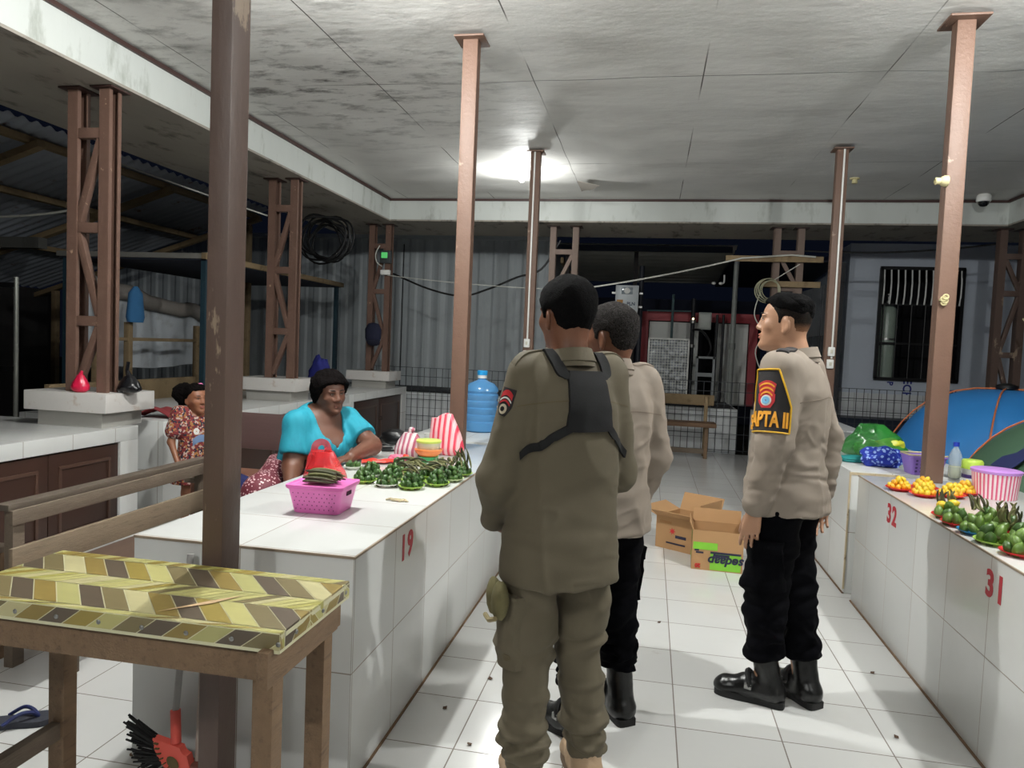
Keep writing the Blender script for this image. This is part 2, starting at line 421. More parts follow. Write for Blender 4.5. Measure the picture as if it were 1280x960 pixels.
# bulbs, camera, fitting on the ceiling ---------------------------------
t = thing('light_bulb', 'lit round white bulb in a ceiling holder near the conduit post', 'light bulb', (-1.5, 8.02, CZ - .01))
part('holder', G().lathe([(.045, 0), (.045, -.012), (.022, -.02), (.02, -.05), (.004, -.05)], 16), M_white, t)
part('globe', G().lathe([(.012, -.048), (.02, -.06), (.031, -.08), (.034, -.10), (.028, -.122), (.014, -.134), (.002, -.136)], 16), glow('bulb_light', (255, 250, 225), 12), t, 'glowing white globe')
t = thing('lamp_fitting', 'small unlit cream lamp fitting on the ceiling past the conduit post', 'lamp fitting', (2.07, 8.46, CZ - .005))
part('base', G().lathe([(.05, 0), (.05, -.012), (.03, -.02)], 16), M_cream, t); part('socket', G().lathe([(.026, -.018), (.03, -.055), (.024, -.058), (.022, -.02)], 16), M_cream, t)
t = thing('security_camera', 'white dome security camera hanging under the ceiling by the far beam', 'security camera', (3.68, 9.3, CZ))
part('housing', G().lathe([(.06, 0), (.075, -.02), (.078, -.07), (.07, -.085)], 20), M_white, t)
part('dome', G().lathe([(.06, -.083), (.055, -.11), (.035, -.135), (.004, -.142)], 20), mt('smoked_dome', (20, 20, 24), .1), t)

# ================================================================== WHAT STANDS BEHIND THE HALL
def corr(nm, fn, amp, per, length, width, mat, parent=None, th=.003):
    """corrugated sheet: fn(s, w, h) -> point; s runs across the ribs, w along them"""
    n = max(8, int(length / per) * 6)
    g = G(); g.sheet(lambda u, v: fn(u * length, v * width, amp * sin(2 * pi * u * length / per)), n, 2, th)
    return g
M_cont = mt('pale_grey_container_paint', (178, 185, 188), .5, .06, 2, .1, 20, dark=(146, 152, 156), thr=(.6, .85))
M_cont2 = mt('grey_blue_container_paint', (192, 200, 212), .5, .06, 2, .1, 20)
M_zinc = mt('zinc_sheet', (120, 124, 128), .4, .15, 3, metal=.35)
M_zincd = mt('old_zinc_sheet', (168, 174, 184), .5, .25, 2, dark=(120, 92, 80), thr=(.62, .7))
t = thing('shipping_container', 'long pale grey corrugated container standing behind the wire fence', 'container', (-3.7, 12.5, 0))
part('side_wall', corr('w', lambda s, w, h: Vector((-10.7 + s, 12.5 + max(-.012, min(.012, h * 2)), w)), .03, .26, 8.95, 3.36, M_cont), M_cont, t, world=True, smooth=False)
part('body', G().box((-6.22, 13.75, 1.68), (8.95, 2.4, 3.36)), M_cont, t, world=True)
part('bottom_rail', G().box((-6.22, 12.47, .1), (8.97, .08, .16)), M_cont, t, world=True); part('top_rail', G().box((-6.22, 12.47, 3.33), (8.97, .08, .07)), M_cont, t, world=True)
part('corner_post', G().box((-1.75, 12.47, 1.68), (.08, .08, 3.36)), M_cont, t, world=True)
g = G(); g.box((-4.42, 12.46, 1.6), (.012, .02, 3.2)); part('door_seam', g, M_black, t, world=True)
# container with the barred window
t = thing('shipping_container', 'grey blue container with a barred window standing on a tiled plinth', 'container', (4.3, 12.3, .95))
Y0 = 12.3; wx0, wx1, wz0, wz1 = 3.47, 4.68, 1.19, 2.92
for a in ((3.02, wx0, .95, 3.3), (wx1, 5.75, .95, 3.3), (wx0, wx1, .95, wz0), (wx0, wx1, wz1, 3.3)):
    part('wall_panel', G().box(((a[0] + a[1]) / 2, Y0 + .03, (a[2] + a[3]) / 2), (a[1] - a[0], .06, a[3] - a[2])), M_cont2, t, world=True)
part('side_wall', G().box((3.05, 13.6, 2.12), (.06, 2.5, 2.35)), M_cont2, t, world=True)
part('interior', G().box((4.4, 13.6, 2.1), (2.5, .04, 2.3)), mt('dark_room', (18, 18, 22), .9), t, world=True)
wf = part('window_frame', G().box((wx0 + .02, Y0, (wz0 + wz1) / 2), (.05, .09, wz1 - wz0)).box((wx1 - .02, Y0, (wz0 + wz1) / 2), (.05, .09, wz1 - wz0)).box(((wx0 + wx1) / 2, Y0, wz1), (wx1 - wx0, .09, .05)).box(((wx0 + wx1) / 2, Y0, wz0), (wx1 - wx0, .09, .05)), M_black, t, world=True)
for i in range(12):
    x = wx0 + .06 + i * .1
    part('window_bar', G().tube([(x, Y0 - .02, 2.36), (x + .004, Y0 - .04, 2.5), (x + .004, Y0 - .045, 2.7), (x, Y0 - .02, wz1)], .012, 8), M_white, t, 'white upper bar', world=True)
    if i % 2 == 0: part('window_bar', G().tube([(x + .03, Y0 - .01, wz0), (x + .03, Y0 - .01, 2.36)], .008, 8), M_black, t, 'thin black lower bar', world=True)
for z in (1.75, 2.36): part('crossbar', G().box(((wx0 + wx1) / 2, Y0 - .01, z), (wx1 - wx0, .014, .03)), M_black, t, world=True)
M_blue = mt('blue_marking_paint', (32, 44, 128), .6)
def sign_text(s, size, th=.003, rot=0, bold=0.004):
    return text_geo(s, size, th, bold=bold).xf(Matrix.Rotation(pi / 2, 4, 'X') @ Matrix.Rotation(rot, 4, 'Z'))
part('lettering', sign_text('ECH', .17, rot=-pi / 2).xf(Matrix.Translation((3.97, Y0 - .004, 1.04))), M_blue, t, 'blue letters ECH', world=True)
part('lettering', sign_text('E', .15, rot=-pi / 2).xf(Matrix.Translation((4.62, Y0 - .004, 1.03))), M_blue, t, 'blue letter E', world=True)
part('lettering', sign_text('P', .12, rot=-pi / 2).xf(Matrix.Translation((3.72, Y0 - .004, 1.12))), M_blue, t, 'blue letter P', world=True)
t = thing('gas_cylinder', 'tall grey green gas cylinder standing behind the window bars', 'gas cylinder', (3.68, 12.5, 1.0))
part('body', G().lathe([(.13, 0), (.14, .03), (.14, 1.22), (.125, 1.3), (.08, 1.36), (.03, 1.38)], 24), mt('grey_green_cylinder', (150, 164, 152), .3, .06), t)
part('valve', G().lathe([(.03, 1.37), (.03, 1.43), (.018, 1.44), (.018, 1.5), (.03, 1.51), (.03, 1.54)], 12), M_steel, t)
part('strap', G().lathe([(.142, .8), (.146, .8), (.146, .83), (.142, .83)], 24), M_steel, t)
struct('wall_plinth', G().box((4.40, 12.85, .475), (2.80, 1.2, .95)), M_ptile)
M_navyp = mt('dark_blue_paint', (24, 34, 52), .5)
struct('wall_low_blue', G().box((4.2, 11.75, .3), (3.6, .5, .6)), M_navyp)
# crinkled zinc hut wall between
t = thing('zinc_hut', 'shiny corrugated zinc side wall of a hut next to the barred window', 'hut', (2.85, 13.5, 0))
part('wall_sheet', corr('z', lambda s, w, h: Vector((2.86 - .05 * s + h, 12.4 + s, .6 + w)), .022, .11, 2.6, 1.25, M_zinc), mt('shiny_zinc', (176, 180, 184), .22, .1, 4, metal=.75), t, world=True, label='shiny lower sheets')
part('upper_sheet', corr('z', lambda s, w, h: Vector((2.85 - .05 * s + h, 12.42 + s, 1.85 + w)), .022, .11, 2.6, .85, M_zinc), mt('bright_zinc', (190, 194, 198), .25, .1, 4, metal=.7), t, world=True)
part('corner_post', G().box((2.93, 12.36, 1.5), (.07, .07, 3.0)), mt('dark_grey_post', (60, 62, 66), .6), t, world=True)
part('roof_sheet', G().box((2.08, 14, 2.95), (1.7, 2.8, .03), rot=(radians(-4), 0, 0)), mt('navy_roof', (26, 34, 50), .6), t, world=True)
# dark shed with a sloping roof
t = thing('shed', 'dark open shed with a sloping corrugated roof behind the power box', 'shed', (.2, 14, 0))
part('roof', corr('r', lambda s, w, h: Vector((-1.66 + w, 12.6 + s, 3.28 - s * .1 + h)), .02, .3, 3.4, 3.0, M_zincd), mt('dim_zinc_roof', (214, 214, 206), .5, .2, 2), t, world=True)
part('beam', G().bar((-1.66, 12.55, 3.2), (1.25, 12.55, 3.2), .06, .1), M_navyp, t, world=True)
for x in (-1.5, -.32): part('post', G().box((x, 12.7, 1.6), (.07, .07, 3.2)), mt('dark_timber', (44, 40, 40), .8), t, world=True)
part('rafter', G().bar((-1.6, 12.7, 3.0), (-1.6, 15.9, 2.7), .05, .1), M_woody, t, world=True)
part('back_wall', G().box((.1, 16.0, 1.3), (4.2, .06, 2.6)), mt('dark_back_wall', (30, 34, 52), .9), t, world=True)
# red framed kiosk
M_redf = mt('red_frame_paint', (148, 30, 42), .5, .1, 4)
t = thing('kiosk', 'red framed kiosk front with pale panels behind the mesh screen', 'kiosk', (.72, 12.6, .62))
for x in (-.12, 1.66): part('post', G().box((x, 12.6, 1.36), (.13, .1, 1.48)), M_redf, t, world=True)
part('lintel', G().box((.77, 12.6, 2.07), (1.93, .12, .15)), M_redf, t, world=True)
for x0, x1, c in ((-.04, .78, 0), (1.05, 1.58, 1)):
    part('panel', G().box(((x0 + x1) / 2, 12.64, 1.3), (x1 - x0, .04, 1.36)), mt('kiosk_panel', (196, 198, 194), .6, .08, 3), t, world=True)
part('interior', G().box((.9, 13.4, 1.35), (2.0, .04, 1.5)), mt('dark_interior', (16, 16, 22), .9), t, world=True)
# tiled platform behind the fence
g = G(); g.box((-2.1, 11.75, .33), (6.8, 1.35, .66)); struct('wall_low_platform', g, M_ptile)
g = G(); g.box((-2.1, 11.8, .672), (6.7, 1.2, .02)); struct('trim_4', g, mt('dark_gutter_top', (40, 40, 44), .7, .3, 8))
# mesh screen, stand, boxes, pole
def grid_wires(g, x0, x1, z0, z1, y, px, pz, r=.004, hz=None):
    n = int(round((x1 - x0) / px))
    for i in range(n + 1):
        x = x0 + (x1 - x0) * i / n; g.box((x, y, (z0 + z1) / 2), (r, r, z1 - z0))
    zs = hz or [z0 + (z1 - z0) * i / max(1, int(round((z1 - z0) / pz))) for i in range(int(round((z1 - z0) / pz)) + 1)]
    for z in zs: g.box(((x0 + x1) / 2, y + r * .6, z), (x1 - x0, r, r))
    return g
t = thing('mesh_screen', 'white wire mesh screen with silver foil behind it on the platform', 'screen', (.28, 12.0, .68))
part('frame', G().box((-.03, 12, 1.19), (.025, .025, 1.0)).box((.6, 12, 1.19), (.025, .025, 1.0)).box((.285, 12, 1.68), (.65, .025, .025)).box((.285, 12, .7), (.65, .025, .025)), M_white, t, world=True)
part('wire_mesh', grid_wires(G(), -.03, .6, .7, 1.68, 11.985, .045, .045, .007), M_white, t, world=True)
part('foil_sheet', G().grid(lambda u, v: (-.02 + .61 * u, 12.05 + .02 * noise.noise(Vector((u * 9, v * 14, 0))), .7 + .97 * v), 26, 36), mt('crumpled_foil', (150, 154, 158), .35, .25, 14, metal=.5), t, world=True)
M_gst = mt('grey_steel_frame', (128, 132, 134), .5, .08)
t = thing('metal_stand', 'grey steel frame stand with a crossbar beside the mesh screen', 'stand', (.85, 11.95, .68))
for x in (.74, 1.0): part('upright', G().box((x, 11.95, 1.05), (.035, .035, .74)), M_gst, t, world=True)
part('top_bar', G().box((.87, 11.95, 1.405), (.3, .035, .035)), M_gst, t, world=True); part('shelf', G().box((.87, 11.95, 1.13), (.25, .06, .06)), M_gst, t, world=True)
t = thing('breaker_box', 'small grey breaker box on the dark pole beside the red kiosk lintel', 'breaker box', (.85, 12.3, 2.0))
part('case', G().box((0, 0, 0), (.2, .1, .28), bev=.008), mt('grey_plastic_case', (150, 154, 150), .5), t); part('cover', G().box((0, -.055, 0), (.16, .012, .22), bev=.004), mt('pale_cover', (170, 174, 168), .4), t)
t = thing('utility_pole', 'dark pole with cable clamps between the kiosk panels', 'pole', (.66, 12.3, .66))
part('shaft', G().tube([(0, 0, 0), (0, 0, 1.7)], .035, 10), mt('dark_pole', (22, 24, 30), .6), t)
for z in (.9, 1.3): part('clamp', G().lathe([(.04, z), (.05, z), (.05, z + .05), (.04, z + .05)], 12), M_steel, t)
t2 = thing('utility_pole', 'pair of dark standpipes left of the grey drain pipe', 'pole', (1.1, 12.25, .66))
for x in (-.06, .04): part('pipe', G().tube([(x, 0, 0), (x, 0, 1.45)], .022, 10), mt('dark_pipe', (18, 20, 26), .5), t2)
solo('black_hose', 'black hose bent over between the dark pole and the steel stand', 'hose', G().tube(spline([(.66, 12.2, 1.85), (.78, 12.15, 1.84), (.9, 12.1, 1.72), (.95, 12.05, 1.55), (.9, 12.0, 1.42)]), .02, 8), M_black, (.66, 12.2, 1.85), world=True)
solo('indicator_lamp', 'tiny lit warm lamp on the dark pole', 'lamp', G().ell((0, 0, 0), (.016, .016, .016), 10, 8), glow('small_lamp_light', (255, 210, 150), 6), (.66, 12.25, 2.03))
t = thing('drain_pipe', 'pale grey upright pipe in front of the red kiosk', 'pipe', (1.27, 12.0, .6))
part('pipe', G().tube([(0, 0, 0), (0, 0, 2.3)], .04, 14), mt('grey_pvc', (146, 150, 146), .45), t)
part('collar', G().lathe([(.042, .95), (.052, .95), (.052, 1.05), (.042, 1.05)], 16), mt('grey_pvc_collar', (130, 134, 130), .45), t)
part('elbow', G().tube(spline([(0, 0, 2.28), (.01, 0, 2.36), (.05, 0, 2.4)]), .04, 12), M_gst, t)
t = thing('meter_box', 'white electricity meter box lettered PLN on a dark post', 'meter box', (-.42, 12.0, 2.1))
part('case', G().box((0, 0, .2), (.37, .18, .44), bev=.012), mt('meter_case', (206, 212, 216), .4, .04), t)
part('meter_window', G().box((0, -.095, .33), (.18, .02, .11), bev=.005), mt('meter_glass', (150, 160, 168), .1), t)
part('dial', G().lathe([(.05, 0), (.05, .008), (.03, .012)], 18).xf(Matrix.Translation((0, -.102, .33)) @ Matrix.Rotation(pi / 2, 4, 'X')), M_white, t)
part('sticker', G().box((-.11, -.094, .13), (.1, .006, .11)), mt('amber_sticker', (178, 124, 42), .5), t, 'amber square sticker')
part('lettering', sign_text('PLN', .075, bold=.002).xf(Matrix.Translation((.07, -.094, .12))), mt('slate_letters', (40, 60, 90), .5), t, 'dark letters PLN')
for z in (.08, .3):
    for s in (-1, 1): part('bracket', G().box((s * .22, .02, z), (.06, .03, .03)), M_steel, t)
solo('meter_pole', 'dark post carrying the white meter box', 'pole', G().tube([(0, 0, 0), (0, 0, 2.2)], .04, 10), mt('dark_post', (40, 42, 52), .6), (-.2, 12.13, .66))
t = thing('tap_pipe', 'thin teal pipe cross standing above the red lintel', 'pipe', (.33, 12.4, 1.68))
part('upright', G().tube([(0, 0, 0), (0, 0, .75)], .022, 8), mt('teal_pipe', (62, 84, 88), .5), t); part('arm', G().tube([(-.42, 0, .47), (.33, 0, .48)], .014, 8), mt('teal_pipe_arm', (62, 84, 88), .5), t)
t = thing('flood_lamp', 'small unlit twin white lamp head on a bracket above the kiosk', 'lamp', (1.0, 12.1, 2.6))
for x in (-.06, .05): part('lamp_head', G().ell((x, -.02, 0), (.035, .03, .024), 12, 8), M_white, t)
part('arm', G().tube(spline([(.06, 0, 0), (.1, 0, .02), (.1, 0, .14)]), .014, 8), M_white, t)
# wire fence panels -----------------------------------------------------
M_wire = mt('grey_fence_wire', (48, 52, 58), .5)
for (x0, x1, lb) in ((-4.4, -1.1, 'grey wire mesh fence panel in front of the long pale container'), (-1.1, 1.6, 'grey wire mesh fence panel behind the plank bench'), (1.6, 4.9, 'grey wire mesh fence panel below the barred window')):
    t = thing('wire_fence', lb, 'fence', ((x0 + x1) / 2, 11.0, 0))
    part('wire_grid', grid_wires(G(), x0, x1, .02, 1.06, 11.0, .1, .1, .008, (.06, .3, .56, .74, .92, 1.06)), M_wire, t, world=True, smooth=False)
    for x in (x0 + .03, x1 - .03): part('post', G().tube([(x, 11.02, 0), (x, 11.02, 1.1)], .02, 8), M_wire, t, world=True)
# plank bench before the fence
t = thing('wooden_bench', 'rough plank bench with a backrest standing before the wire fence', 'bench', (.2, 10.6, 0))
part('seat', G().box((.2, 10.5, .47), (1.5, .34, .06), bev=.012), mt('old_seat_plank', (116, 88, 66), .65, .25, 4, .4, 20, stretch=(1, 8, 8)), t, world=True)
part('backrest', G().box((.2, 10.72, .80), (1.46, .03, .15), bev=.006), M_woody, t, world=True)
for x in (-.42, .82):
    part('rear_leg', G().box((x, 10.69, .43), (.05, .05, .86), bev=.004), M_woody, t, world=True); part('front_leg', G().box((x, 10.4, .225), (.05, .05, .45), bev=.004), M_wood, t, world=True)
part('stretcher', G().box((.2, 10.42, .1), (1.3, .035, .07), bev=.004), M_woodx, t, world=True)
# cables ----------------------------------------------------------------
def cable(nm, lab, pts, r, mat, smooth=True):
    p0 = Vector(pts[0]); return solo(nm, lab, 'cable', G().tube(pts, r, 6), mat, p0, world=True)
M_wht = mt('white_cable_sheath', (196, 196, 188), .5); M_bl = mt('black_cable_sheath', (12, 12, 14), .5)
cable('cable', 'thin white cable strung from the third latticed post across the pale container', sag((-3.75, 9.9, 2.40), (-1.1, 9.93, 2.26), .03), .005, M_wht)
cable('cable', 'white cable rising from behind the khaki man to the nailed plank', sag((-1.05, 9.93, 2.27), (1.1, 9.82, 2.72), .03) + [Vector((1.7, 9.82, 2.77)), Vector((2.0, 9.82, 2.75))], .011, M_wht)
cable('cable', 'thick black cable sagging across the pale container front', spline([(-3.72, 10.05, 2.44), (-3.2, 10.1, 2.24), (-2.7, 10.1, 2.15), (-2.3, 10.1, 2.26), (-1.9, 10.08, 2.43), (-1.55, 10.05, 2.55), (-1.3, 10.05, 2.95)], 6), .014, M_bl)
cable('cable', 'black cable looping under the soffit towards the barred window', sag((1.9, 10.0, 2.85), (4.2, 10.0, 2.98), .06), .012, M_bl)
cable('cable', 'thin grey wire from the coiled white cable down behind the young officer', spline([(1.36, 9.86, 2.3), (1.3, 9.86, 2.0), (1.42, 9.86, 1.75), (1.34, 9.86, 1.5), (1.5, 9.86, 1.1)], 6), .007, M_wht)
cable('cable', 'thin wire running from the coil up to the latticed post behind the officer', sag((1.5, 9.84, 2.44), (1.82, 9.86, 2.66), .0), .006, M_wht)
g = G()
for q in range(5):
    r = .145 - .008 * q; cx, cz = .012 * q, .01 * (q % 3); g.tube([Vector((cx + r * cos(a), -.012 * q + .01 * sin(3 * a), cz + r * 1.05 * sin(a))) for a in [2 * pi * i / 28 for i in range(29)]], .007, 6)
solo('cable_coil', 'coil of pale cable hanging beside the head of the young officer', 'cable', g, mt('cream_cable', (168, 166, 140), .5), (1.43, 9.84, 2.31))
g = G()
for q in range(9):
    r = .30 - .025 * (q % 5); cx, cz = .03 * cos(q * 2.1), .03 * sin(q * 1.3)
    g.tube([Vector((cx + r * 1.15 * cos(a), .035 * q + .03 * sin(2 * a + q), cz + r * sin(a) + .03 * sin(3 * a + q))) for a in [2 * pi * i / 30 for i in range(31)]], .013, 6)
solo('cable_coil', 'big tangled coil of black cable hanging under the soffit', 'cable', g, M_bl, (-4.15, 8.6, 2.72))
# things on the third latticed post
t = thing('power_meter', 'small grey meter with a green lit face on the third latticed post', 'meter', (-3.78, 9.9, 2.66))
part('case', G().box((0, 0, 0), (.16, .07, .18), bev=.01), mt('dark_meter_case', (60, 64, 66), .4), t); part('display', G().box((-.01, -.04, .02), (.09, .01, .08), bev=.003), glow('green_display', (90, 200, 110), .8), t, 'green lit display')
solo('socket_box', 'white socket box below the green lit meter', 'socket', G().box((0, 0, 0), (.14, .06, .07), bev=.01), M_white, (-3.78, 9.9, 2.44))
cable('cable', 'short white lead curling beside the green lit meter', spline([(-3.87, 9.88, 2.82), (-3.92, 9.86, 2.7), (-3.9, 9.86, 2.58), (-3.82, 9.86, 2.52)], 5), .008, M_wht)
t = thing('cap', 'dark navy cap hanging on the third latticed post', 'cap', (-3.93, 9.88, 1.6))
part('crown', G().lathe([(.004, .12), (.08, .1), (.125, .02), (.12, -.1), (.1, -.16)], 18).xf(Matrix.Scale(.5, 4, (0, 1, 0))), mt('navy_cloth', (24, 28, 52), .9), t)
part('brim', G().ell((.02, -.03, -.17), (.1, .05, .05), 14, 6), mt('navy_brim', (18, 20, 40), .9), t)
# ================================================================== LEFT: SHELTER BESIDE THE HALL
t = thing('lean_to_shelter', 'lean-to shelter of corrugated zinc on timber rafters beside the hall', 'shelter', (-7.5, 8.2, 0))
def rz_(x): return 3.47 + (x + 6.05) * .32
part('roof_sheet', corr('r', lambda s, w, h: Vector((-6.05 - w, 5.4 + s, rz_(-6.05 - w) + h)), .018, .16, 5.3, 4.2, M_zincd), M_zincd, t, world=True)
for x in (-6.25, -7.3, -8.6): part('purlin', G().bar((x, 5.4, rz_(x) - .07), (x, 10.7, rz_(x) - .07), .09, .07, .004), M_woody, t, world=True)
for y in (6.35, 8.4, 10.5): part('rafter', G().bar((-6.1, y, rz_(-6.1) - .16), (-10.2, y, rz_(-10.2) - .16), .1, .07, .004), M_woody, t, world=True)
for x, y in ((-6.3, 5.6), (-6.3, 10.5), (-9.8, 6.4), (-9.8, 10.5)): part('post', G().box((x, y, (rz_(x) - .2) / 2), (.09, .09, rz_(x) - .2), bev=.006), M_woody, t, world=True)
part('back_wall', G().box((-10.2, 8.0, 1.05), (.06, 6.0, 2.1)), mt('dark_plank_wall', (38, 36, 36), .9, .3, 3, stretch=(1, 4, .3)), t, world=True)
t = thing('awning', 'flat board awning with a timber edge behind the second latticed post', 'awning', (-5.9, 9.5, 0))
part('board', G().box((-5.9, 9.2, 2.30), (1.9, 3.6, .03)), mt('navy_underside', (40, 44, 58), .8, .2, 3), t, world=True)
part('edge_timber', G().box((-4.95, 9.2, 2.33), (.06, 3.7, .07), bev=.004), M_woody, t, world=True); part('end_timber', G().box((-5.9, 7.4, 2.33), (1.95, .06, .06), bev=.004), mt('grey_batten', (126, 124, 118), .7), t, world=True)
for x, y in ((-5.0, 7.45), (-6.8, 7.45), (-5.0, 10.95)): part('post', G().box((x, y, 1.15), (.06, .06, 2.3)), mt('teal_painted_post', (36, 62, 74), .6), t, world=True)
M_tarp = mt('white_tarpaulin', (190, 196, 202), .5, .08, 3, dark=(150, 152, 152), thr=(.55, .8))
def tarp(u, v):
    y = 7.2 + 2.6 * u; z0 = 1.0; z1 = 1.95 - .28 * u
    return Vector((-6.45 + .05 * sin(u * 17 + v * 2) * (.3 + v) + .03 * sin(u * 31), y, z0 + (z1 - z0) * v + .02 * sin(u * 9)))
t = thing('tarpaulin', 'white tarpaulin hung behind the timber rail with a rolled grey top edge', 'tarpaulin', (-6.45, 8.5, 1.0))
part('sheet', G().sheet(tarp, 50, 10, .006), M_tarp, t, world=True)
part('rolled_edge', G().tube([tarp(i / 20, 1.0) + Vector((.04, 0, .03 + .02 * sin(i * 1.3))) for i in range(21)], .1, 10), mt('grey_rolled_canvas', (134, 128, 122), .8, .2, 6, .5, 20), t, world=True)
t = thing('timber_rail', 'rough timber rail on three posts in front of the white tarpaulin', 'fence', (-6.05, 8.0, 0))
for y in (7.05, 7.55, 8.86): part('post', G().box((-6.05, y, .78 if y > 7.2 else .7), (.07, .07, 1.56 if y > 7.2 else 1.4), bev=.005), M_woody, t, world=True)
part('rail', G().box((-6.05, 8.0, 1.36), (.04, 2.0, .04), bev=.004), M_woody, t, world=True)
solo('cloth', 'blue cloth hanging over the timber rail post', 'cloth', G().lathe([(.03, 0), (.1, -.08), (.11, -.2), (.13, -.36), (.11, -.42)], 18).xf(Matrix.Scale(.6, 4, (1, 0, 0))), mt('blue_cloth', (56, 112, 160), .9, .15, 10), (-5.96, 7.55, 1.98))
solo('timber_plank', 'pale timber plank lying along the ground behind the red cloth', 'plank', G().box((0, 0, 0), (.06, 2.2, .3), bev=.006), M_woody, (-5.5, 6.9, .78))
for y in (6.1, 7.7): solo('timber_stump', 'short timber stump carrying the pale plank at its %s end' % ('near' if y < 7 else 'far'), 'stump', G().box((0, 0, .315), (.09, .09, .63), bev=.006), M_woodx, (-5.5, y, 0))
t = thing('panel_screen', 'dark panel on a shiny steel pole at the edge of the yard', 'screen', (-6.4, 6.2, 0))
part('pole', G().tube([(-6.0, 5.96, 0), (-6.0, 5.96, 1.93)], .022, 10), mt('shiny_steel', (176, 178, 170), .25, metal=.6), t, world=True)
part('panel', G().box((-6.55, 5.75, 1.45), (1.1, .03, .75)), mt('dark_teal_panel', (30, 42, 50), .4), t, world=True)
for z in (1.05, 1.85): part('rail', G().bar((-6.0, 5.96, z), (-7.1, 5.6, z), .04, .05), M_black, t, world=True)
t = thing('pipe_frame', 'grey pipe frame standing in the dark behind the yard', 'frame', (-9.0, 8.2, 0))
part('upright', G().box((-9.3, 8.15, 1.3), (.16, .16, 2.6)), mt('grey_dim_frame', (88, 88, 84), .7), t, world=True); part('arm', G().box((-8.6, 8.2, 2.55), (1.5, .14, .14)), mt('grey_dim_arm', (88, 88, 84), .7), t, world=True)
cable('cable', 'slack white cable across the dark yard beside the first latticed post', sag((-8.0, 6.2, 2.75), (-4.06, 4.5, 2.30), .12), .008, M_wht)
cable('cable', 'thin wire running from the shelter roof under the soffit', sag((-8.5, 6.5, 4.25), (-4.1, 7.2, 2.75), .05), .008, M_wht)

# ================================================================== COUNTERS
M_grt = mt('brown_base_grout', (112, 88, 66), .9, .3, 14)
def counter(label, x0, x1, y0, y1, h=.776, extra=None):
    t = thing('tiled_counter', label, 'counter', ((x0 + x1) / 2, (y0 + y1) / 2, 0))
    part('body', G().box(((x0 + x1) / 2, (y0 + y1) / 2, h / 2), (x1 - x0, y1 - y0, h), bev=.003), M_ctile, t, world=True)
    for sx in (x0, x1): part('base_grout', G().box((sx, (y0 + y1) / 2, .004), (.014, y1 - y0, .008)), M_grt, t, world=True)
    return t
def num(t, s, x, y, z, face):
    g = text_geo(s, .135, .001, bold=.005, spacing=1.2)
    a = pi / 2 if face > 0 else -pi / 2
    g.xf(Matrix.Translation((x + face * .0012, y, z)) @ Matrix.Rotation(a, 4, 'Z') @ Matrix.Rotation(pi / 2, 4, 'X'))
    part('painted_number', g, M_red, t, 'red stencilled number ' + s, world=True, smooth=False)
cA = counter('white tiled counter under the pink basket and plates of green nuts', -1.69, -.895, 2.15, 4.87)
num(cA, '19', -.895, 2.665, .672, 1); num(cA, '20', -.895, 4.08, .673, 1)
part('edge_trim', G().box((-.893, 3.51, .772), (.006, 2.72, .008)).box((-1.29, 2.149, .772), (.8, .006, .008)), mt('worn_edge_grout', (150, 134, 116), .8), cA, world=True)
counter('white tiled counter under the blue water jug', -1.72, -.90, 4.97, 7.6)
counter('white tiled counter beyond the water jug at the far end', -1.72, -.93, 7.7, 9.6)
cR = counter('white tiled counter under the plates of yellow and green nuts', 1.273, 2.06, -.4, 4.66)
num(cR, '32', 1.273, 4.03, .668, -1); num(cR, '31', 1.273, 2.88, .661, -1)
part('edge_trim', G().box((1.271, 2.13, .772), (.006, 5.06, .008)), mt('worn_edge_grout_b', (150, 134, 116), .8), cR, world=True)
cR2 = counter('white tiled counter under the green plastic bag with stained end corner', 1.262, 2.06, 4.80, 7.35)
part('corner_stain', G().box((1.262, 4.80, .40), (.010, .010, .74)).box((1.40, 4.799, .762), (.27, .004, .016)), mt('rusty_corner_grout', (196, 180, 150), .8, .3, 10, dark=(110, 86, 62), thr=(.56, .68)), cR2, world=True)
counter('white tiled counter past the green bag at the far end', 1.30, 2.08, 7.5, 9.7)
def cab_counter(label, x0, x1, y0, y1, doors, h=.776):
    t = thing('cabinet_counter', label, 'counter', ((x0 + x1) / 2, (y0 + y1) / 2, 0))
    part('top', G().box(((x0 + x1) / 2, (y0 + y1) / 2, h - .05), (x1 - x0, y1 - y0, .1), bev=.003), M_ctile, t, world=True)
    part('end_wall', G().box(((x0 + x1) / 2, y1 - .09, (h - .1) / 2), (x1 - x0, .18, h - .1)), M_ctile, t, world=True)
    part('end_wall', G().box(((x0 + x1) / 2, y0 + .05, (h - .1) / 2), (x1 - x0, .1, h - .1)), M_ctile, t, world=True)
    part('back_wall', G().box((x0 + .1, (y0 + y1) / 2, (h - .1) / 2), (.2, y1 - y0 - .3, h - .1)), M_ctile, t, world=True)
    for (a, b) in doors:
        d = part('door', G().box((x1 - .03, (a + b) / 2, .365), (.03, b - a - .006, .60), bev=.004), M_door, t, world=True)
        m = b - a
        part('moulding', G().box((x1 - .012, (a + b) / 2, .57), (.012, m - .16, .022), bev=.003).box((x1 - .012, (a + b) / 2, .14), (.012, m - .16, .022), bev=.003)
             .box((x1 - .012, a + .09, .355), (.012, .022, .41), bev=.003).box((x1 - .012, b - .09, .355), (.012, .022, .41), bev=.003), M_doorm, d, world=True)
        part('handle', G().tube([(x1 - .012, a + .05, .41), (x1 + .015, a + .05, .405), (x1 + .015, a + .05, .365), (x1 - .012, a + .05, .36)], .006, 6), M_black, d, world=True)
    return t
cab_counter('tiled counter with brown cabinet doors under the first pedestal', -4.95, -3.65, 1.2, 4.67, [(2.08, 2.68), (2.68, 3.28), (3.28, 3.88), (3.88, 4.49)])
